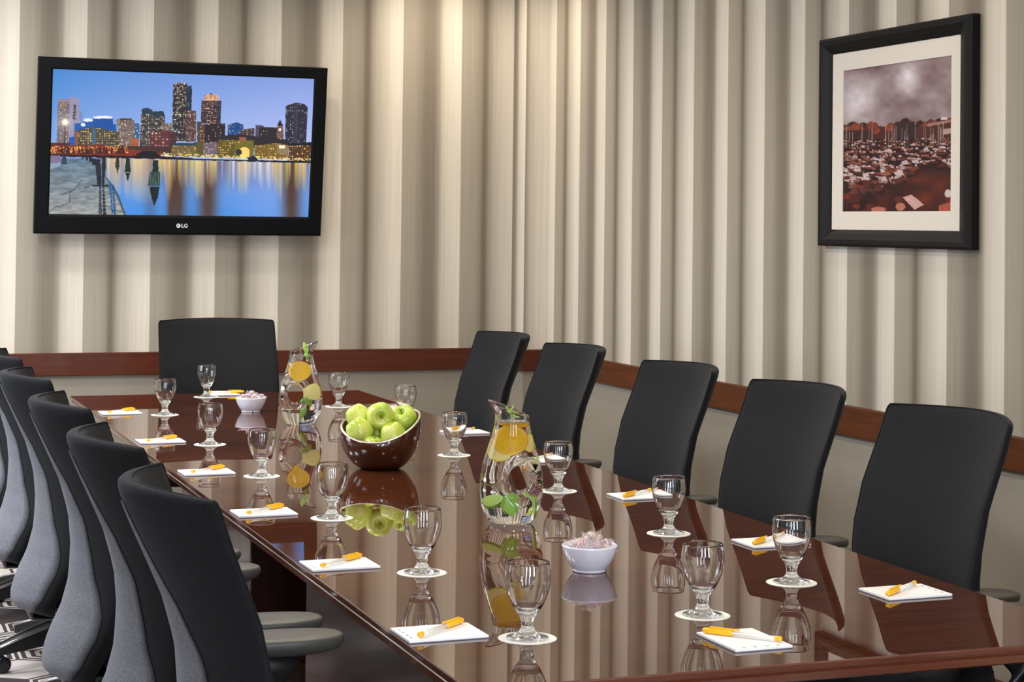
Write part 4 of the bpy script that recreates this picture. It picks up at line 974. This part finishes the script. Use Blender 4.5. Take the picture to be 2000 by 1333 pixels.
    for _ in range(95):
        x0 = rs.uniform(520, 1770); w0 = rs.uniform(3, 14); a = rs.uniform(0.3, 0.95); g = near(x0, w0) * a; k = [(232, 205, 150), (225, 200, 96), (240, 190, 150), (235, 225, 215), (208, 196, 74), (245, 236, 225)][rs.randint(6)]
        cl = cl * (1 - g[:, None]) + np.array(k)[None] * g[:, None]; st = st + g * (1 - st); ln = np.where(g > 0.25, rs.uniform(0.25, 0.72), ln)
    for v, w0, a, L_ in ((745, 60, 0.75, 0.8), (570, 50, 0.8, 0.7), (1345, 26, 0.8, 0.6), (1160, 18, 0.9, 0.5), (900, 25, 0.6, 0.75), (1585, 12, 0.8, 0.75), (660, 40, 0.6, 0.75)):
        g = near(v, w0) * a; k = np.array([228, 196, 140]); cl = cl * (1 - g[:, None]) + k * g[:, None]; st = st + g * (1 - st); ln = np.where(g > 0.3, L_, ln)
    fade = np.clip(1 - f / np.convolve(ln, np.ones(9) / 9, mode='same')[None], 0, 1) ** 0.7 * st[None]
    cn = cl / np.maximum(st[:, None], 1e-3); base = base * (1 - fade[..., None]) + cn[None] * fade[..., None]
    c.A[wm] = base[wm] / 255
    # quay
    q = [(160, 752), (250, 738), (330, 722), (440, 722), (470, 760), (525, 835), (572, 892), (602, 950), (628, 1010), (655, 1090), (160, 1090)]
    m = c.mask(q); g = noise2(rs, c.h, c.w, 120, 60) * 0.5 + noise2(rs, c.h, c.w, 60, 30) * 0.5; tt = np.clip((Y - 722) / 340, 0, 1)
    col = (1 - tt)[..., None] * np.array([96, 118, 138]) + tt[..., None] * np.array([160, 162, 158]); c.A[m] = (col * (0.72 + 0.5 * g[..., None]))[m] / 255
    c.fill([(525, 835), (572, 892), (602, 950), (655, 1090), (640, 1090), (585, 950), (555, 895), (515, 835)], (60, 92, 122)); c.fill([(160, 752), (245, 740), (245, 762), (160, 790)], (136, 158, 182)); c.fill([(160, 700), (240, 700), (240, 740), (160, 752)], (124, 110, 140))
    for pts in ([(372, 850), (340, 890), (300, 930), (298, 985), (262, 1000), (200, 1020), (172, 1050)], [(330, 905), (300, 920), (240, 940)], [(430, 880), (380, 900)]):
        for (xa, ya), (xb, yb) in zip(pts, pts[1:]): c.fill([(xa, ya - 2), (xb, yb - 2), (xb, yb + 3), (xa, ya + 3)] if abs(xb - xa) > abs(yb - ya) else [(xa - 2, ya), (xb - 2, yb), (xb + 3, yb), (xa + 3, ya)], (70, 74, 80))
    for x, y, s in ((375, 715, 10), (402, 718, 13), (425, 724, 17), (445, 738, 20), (468, 748, 26), (505, 725, 18)): c.fill([(x - s * 0.6, y - s), (x + s * 0.6, y - s), (x + s * 0.5, y + s), (x - s * 0.5, y + s)], (26, 30, 38))
    c.fill([(455, 752), (520, 750), (508, 884), (466, 884)], (34, 38, 46)); c.fill([(436, 878), (536, 878), (540, 890), (434, 890)], (40, 44, 52))
    for y in np.arange(757, 1058, 11): 
        w = 8 + (y - 757) * 0.045; x = 490 + (y - 757) * 0.03; c.ell(x - w * 0.6, y, w * 0.6, 5, (22, 26, 36)); c.ell(x + w * 0.6, y + 4, w * 0.6, 5, (30, 36, 46)); c.ell(x, y, 3, 3, (150, 170, 190))
    for y in np.arange(880, 1058, 13): x = 552 + (y - 880) * 0.09; c.ell(x - 7, y, 8, 6, (24, 82, 140)); c.ell(x + 8, y + 5, 8, 6, (20, 70, 125)); c.ell(x, y + 2, 3, 3, (120, 160, 200))
    for poly, col in (([(806, 728), (838, 728), (840, 802), (802, 802)], (20, 38, 36)), ([(788, 800), (850, 800), (848, 886), (774, 886)], (42, 66, 60)), ([(784, 890), (846, 890), (836, 960), (812, 1010), (796, 950)], (18, 34, 34)),
                      ([(642, 712), (662, 712), (672, 802), (632, 802)], (24, 44, 42)), ([(636, 804), (668, 804), (652, 862)], (26, 44, 42)), ([(580, 714), (598, 714), (602, 772), (574, 772)], (46, 52, 48)), ([(580, 775), (598, 775), (588, 815)], (50, 54, 48)), ([(497, 712), (516, 712), (516, 752), (497, 752)], (28, 30, 34)),
                      ([(705, 690), (735, 677), (815, 675), (846, 698), (840, 716), (705, 714)], (24, 16, 22)), ([(1385, 712), (1420, 702), (1448, 728), (1440, 738), (1385, 730)], (34, 36, 58))): c.fill(poly, col)
    for x in (792, 806, 822, 838): c.fill([(x, 806), (x + 3, 806), (x + 1, 880), (x - 2, 880)], (96, 120, 108))
    c.fill([(264, 495), (270, 495), (268, 700), (262, 700)], (60, 40, 40)); c.fill([(250, 715), (275, 715), (285, 755), (244, 755)], (44, 66, 80)); c.fill([(258, 690), (272, 690), (276, 720), (254, 720)], (40, 44, 52))
    d = np.sqrt((X - 268) ** 2 + (Y - 496) ** 2); g = np.clip(1.25 * np.exp(-(d / 17) ** 2) + 0.35 * np.exp(-(d / 45) ** 2), 0, 1)[..., None]; c.A = c.A * (1 - g) + np.array([255, 248, 225]) / 255 * g
    return c
def marina():
    rs = np.random.RandomState(11); c = Canvas(190, 265, 755, 1075, 0.62); X, Y = c.X, c.Y; h, w = c.h, c.w
    cl = 0.45 * noise2(rs, h, w, 7, 5) + 0.32 * noise2(rs, h, w, 16, 10) + 0.23 * noise2(rs, h, w, 34, 22)
    blob = np.exp(-(((X - 520) / 55) ** 2 + ((Y - 400) / 75) ** 2)) + 0.9 * np.exp(-(((X - 260) / 110) ** 2 + ((Y - 500) / 110) ** 2)) + 0.5 * np.exp(-(((X - 640) / 60) ** 2 + ((Y - 510) / 60) ** 2)) - 0.35 * np.exp(-(((X - 580) / 120) ** 2 + ((Y - 520) / 25) ** 2)) - 0.5 * np.exp(-(((X - 330) / 120) ** 2 + ((Y - 340) / 50) ** 2))
    v = np.clip(0.08 + 0.55 * cl + 0.55 * blob, 0, 1)[..., None]
    c.A = ((1 - v) * np.array([92, 66, 64]) + v * np.array([226, 216, 218])) / 255
    hz = 640 - 0.02 * (X - 203) - 18 * noise2(rs, 1, w, 1, 12)
    c.A[(Y > hz)] = np.array([70, 30, 24]) / 255
    for _ in range(70):
        x = rs.uniform(200, 745); y0 = rs.uniform(606, 640) - (0.06 * (x - 400) if x > 480 else 0); r = rs.uniform(10, 26); c.ell(x, y0 + 14, r, r * 0.9, [(112, 48, 30), (78, 34, 26), (128, 58, 34), (50, 26, 24)][rs.randint(4)])
    c.fill([(190, 650), (340, 655), (340, 720), (190, 720)], (56, 30, 28)); c.fill([(460, 610), (560, 610), (560, 700), (460, 700)], (52, 32, 32)); c.fill([(560, 640), (755, 610), (755, 700), (560, 700)], (72, 36, 28))
    c.fill([(620, 620), (745, 600), (745, 612), (620, 636)], (150, 110, 96)); c.fill([(690, 588), (720, 588), (716, 602), (686, 602)], (200, 190, 186)); c.fill([(700, 650), (745, 640), (745, 668), (700, 676)], (170, 140, 130))
    c.A[Y > 698] = np.array([40, 17, 16]) / 255
    for _ in range(46):
        x = rs.uniform(203, 742); a = rs.uniform(610, 680); c.fill([(x, a), (x + 1.8, a), (x + 2.2, 740), (x - 0.4, 740)], (190, 170, 164), 0.55)
    wat = np.clip((Y - 840) / 60, 0, 1) * np.clip((X - 380) / 250, 0, 1); wv = (0.5 + 0.6 * noise2(rs, h, w, 14, 6))[..., None]
    c.A = c.A * (1 - wat[..., None]) + (np.array([128, 50, 28]) / 255 * wv) * wat[..., None]
    for row in range(15):
        yb = 705 + row * 13 + row ** 1.6 * 0.9; sc = 0.5 + row * 0.085
        for _ in range(int(44 - row * 1.9)):
            x = rs.uniform(200, 745)
            if row > 8 and x > 430 + (14 - row) * 30: continue
            y = yb + rs.uniform(-8, 8) - (0.02 * (x - 470)); L_ = rs.uniform(9, 24) * sc; H_ = rs.uniform(3, 7) * sc; sl = rs.uniform(0.1, 0.5) * L_
            k = [(168, 136, 130), (140, 84, 66), (112, 54, 38), (190, 166, 162), (88, 40, 30), (126, 70, 56), (76, 34, 26)][rs.randint(7)]
            c.fill([(x - L_, y - H_ + sl * 0.3), (x + L_ * 0.7, y - H_), (x + L_, y + sl), (x - L_ * 0.4, y + H_ + sl)], k); c.fill([(x - L_, y + H_), (x + L_, y + H_ + sl * 0.6), (x + L_ * 0.8, y + H_ * 2 + sl), (x - L_ * 0.6, y + H_ * 2 + sl)], (34, 14, 14), 0.85)
            if rs.rand() < 0.35: c.fill([(x - L_ * 0.3, y - H_ * 2), (x + L_ * 0.25, y - H_ * 2.1), (x + L_ * 0.3, y - H_), (x - L_ * 0.35, y - H_)], (196, 176, 172))
    low = np.clip((Y - 900) / 50, 0, 1)[..., None]; g = noise2(rs, h, w, 10, 8)[..., None] ** 2
    c.A = c.A * (1 - 0.85 * low) + (np.array([44, 16, 14]) * (1 - g) + np.array([120, 46, 26]) * g) / 255 * 0.85 * low
    for _ in range(26):
        x, y = rs.uniform(200, 420), rs.uniform(930, 1050); r = rs.uniform(8, 22); c.ell(x, y, r, r * 0.7, [(120, 44, 26), (36, 14, 14), (90, 34, 24)][rs.randint(3)], 0.8)
    c.fill([(500, 988), (545, 975), (606, 1025), (560, 1050)], (196, 152, 142)); c.ell(490, 1035, 24, 20, (176, 110, 84)); c.ell(480, 1000, 20, 18, (90, 36, 26)); c.ell(380, 1050, 36, 14, (170, 104, 84)); c.ell(725, 970, 16, 20, (200, 180, 176)); c.fill([(680, 1030), (742, 1010), (742, 1060), (680, 1060)], (160, 80, 56))
    g = 0.82 + 0.36 * rs.rand(h, w); g = (g + np.roll(g, 1, 0) + np.roll(g, 1, 1)) / 3; m = Y > 620; c.A[m] = np.clip(c.A * g[..., None], 0, 1)[m]
    return c

# ------------------------------------------------------------------ television (tilted slightly down on the back wall)
TVW, TVZ0, TVZ1, TVY0, TVY1, TVX = 1.401, 1.4557, 2.2917, 9.13, 9.03, 1.6265
tvh = math.hypot(TVZ1 - TVZ0, TVY0 - TVY1); tilt = math.atan2(TVY0 - TVY1, TVZ1 - TVZ0)
tv = empty('television', (TVX, (TVY0 + TVY1) / 2, (TVZ0 + TVZ1) / 2)); tv.rotation_euler = (tilt, 0.0, 0)
tag(tv, 'black flat television showing a city waterfront skyline at dusk', 'television')
Hm = homography([(75, 110), (640, 133), (625, 462), (65, 455)], [(-0.5, 0.5), (0.5, 0.5), (0.5, -0.5), (-0.5, -0.5)])
def tvuv(x, y):
    q = Hm @ np.array([x, y, 1.0]); return q[0] / q[2] * TVW, q[1] / q[2] * tvh
s_tl, s_br = tvuv(103, 135), tvuv(602, 424); s_tr, s_bl = tvuv(612, 154), tvuv(95, 418)
sx0, sx1 = (s_tl[0] + s_bl[0]) / 2, (s_tr[0] + s_br[0]) / 2; sz0, sz1 = (s_bl[1] + s_br[1]) / 2, (s_tl[1] + s_tr[1]) / 2
w2, h2 = TVW / 2, tvh / 2
bprof = [(0.0, 0.03), (0.0, -0.006), (0.03, -0.0105), (0.10, -0.012), (0.88, -0.012), (1.0, -0.007), (1.0, 0.03)]
V, F = [], []
for (ox, oz), (jx, jz) in zip(((-w2, -h2), (w2, -h2), (w2, h2), (-w2, h2)), ((sx0, sz0), (sx1, sz0), (sx1, sz1), (sx0, sz1))):
    V += [(ox + (jx - ox) * f, d, oz + (jz - oz) * f) for f, d in bprof]
nb = len(bprof)
for a in range(4):
    for b in range(nb): F.append((a * nb + b, ((a + 1) % 4) * nb + b, ((a + 1) % 4) * nb + (b + 1) % nb, a * nb + (b + 1) % nb))
me_obj('bezel', V, F, M['tvblack'], tv, smooth=False)
box('case', -w2 + 0.02, w2 - 0.02, 0.0301, 0.062, -h2 + 0.02, h2 - 0.02, M['tvmatt'], tv, 0.01)
sc_o = picture_mesh('screen', skyline(), [(192, 170), (1788, 235), (1752, 1078), (172, 1055)], 560, 316, sx1 - sx0, sz1 - sz0, True, tv, 0.92)
sc_o.location = ((sx0 + sx1) / 2, -0.004, (sz0 + sz1) / 2)
box('wall_bracket', -0.2, 0.2, 0.062, 0.10, -0.15, 0.08, M['tvmatt'], tv)
lx, lz = tvuv(346.5, 440.5)
V, F = lathe([(0.0, 0.0), (0.0105, 0.0), (0.0105, 0.001), (0.0, 0.001)], 28); lg = me_obj('logo', [(x + lx, -0.0122 - z, y + lz) for x, y, z in V], F, M['logo'], tv, smooth=False)
cu = bpy.data.curves.new('logo_letters', 'FONT'); cu.body = 'LG'; cu.size = 0.026; cu.extrude = 0.0006; cu.offset = 0.0006
lt = bpy.data.objects.new('logo_letters', cu); COL.objects.link(lt); lt.parent = tv; lt.location = (lx + 0.014, -0.0128, lz - 0.0085); lt.rotation_euler = (math.pi / 2, 0, 0); 
lm = bpy.data.meshes.new_from_object(lt); bpy.data.objects.remove(lt); lm.materials.clear(); lm.materials.append(M['logo'])
lt = bpy.data.objects.new('logo_letters', lm); COL.objects.link(lt); lt.parent = tv; lt.location = (lx + 0.014, -0.0128, lz - 0.0085); lt.rotation_euler = (math.pi / 2, 0, 0)
V, F = lathe([(0.0, -0.0013), (0.0032, -0.0013), (0.0032, -0.0018), (0.0, -0.0018)], 12); me_obj('logo_eye', [(x + lx - 0.003, -0.0122 + z, y + lz + 0.002) for x, y, z in V], F, M['tvblack'], lg, smooth=False)

# ------------------------------------------------------------------ framed picture on the right wall
PY0, PY1, PZ0, PZ1 = 6.1705, 5.173, 1.458, 2.228
fr = empty('framed_picture', (XR, (PY0 + PY1) / 2, (PZ0 + PZ1) / 2)); fr.rotation_euler = (0, 0, -math.pi / 2)   # local +x = towards the camera end, local -y = into the room
tag(fr, 'framed sepia marina photograph in a wide black frame on the wall', 'picture')
pw, ph = (PY0 - PY1) / 2, (PZ1 - PZ0) / 2
def ly(y): return (PY0 + PY1) / 2 - y
zc = (PZ0 + PZ1) / 2
ix0, ix1, iz0, iz1 = ly(6.096), ly(5.262), 1.5195 - zc, 2.168 - zc
prof = [(0.0, 0.002), (0.0, 0.030), (0.15, 0.037), (0.40, 0.036), (0.75, 0.026), (0.92, 0.020), (1.0, 0.016), (1.0, 0.002)]   # (fraction inwards, depth)
def side(c_out0, c_out1, c_in0, c_in1):
    V, F = [], []; n = len(prof)
    for a, b in ((c_out0, c_in0), (c_out1, c_in1)):
        for f, d in prof: V.append((a[0] + (b[0] - a[0]) * f, -d, a[1] + (b[1] - a[1]) * f))
    for i in range(n): F.append((i, (i + 1) % n, n + (i + 1) % n, n + i))
    F += [tuple(range(n - 1, -1, -1)), tuple(range(n, 2 * n))]
    o = me_obj('frame_side', V, F, M['frame'], fr, smooth=False)
    bm = bmesh.new(); bm.from_mesh(o.data); bmesh.ops.recalc_face_normals(bm, faces=bm.faces); bm.to_mesh(o.data); bm.free()
O = [(-pw, ph), (pw, ph), (pw, -ph), (-pw, -ph)]; I = [(ix0, iz1), (ix1, iz1), (ix1, iz0), (ix0, iz0)]
for k in range(4): side(O[k], O[(k + 1) % 4], I[k], I[(k + 1) % 4])
px0, px1, pz0, pz1 = ly(6.020), ly(5.317), 1.5855 - zc, 2.103 - zc
for k, (x0, x1, z0, z1) in enumerate(((ix0, ix1, pz1, iz1), (ix0, ix1, iz0, pz0), (ix0, px0, pz0, pz1), (px1, ix1, pz0, pz1))):
    box('mat_board', x0, x1, -0.0145, -0.010, z0, z1, M['matboard'], fr)
ph_o = picture_mesh('photograph', marina(), [(203, 352), (742, 280), (742, 1057), (203, 1060)], 260, 300, px1 - px0, pz1 - pz0, False, fr)
ph_o.location = ((px0 + px1) / 2, -0.0115, (pz0 + pz1) / 2)
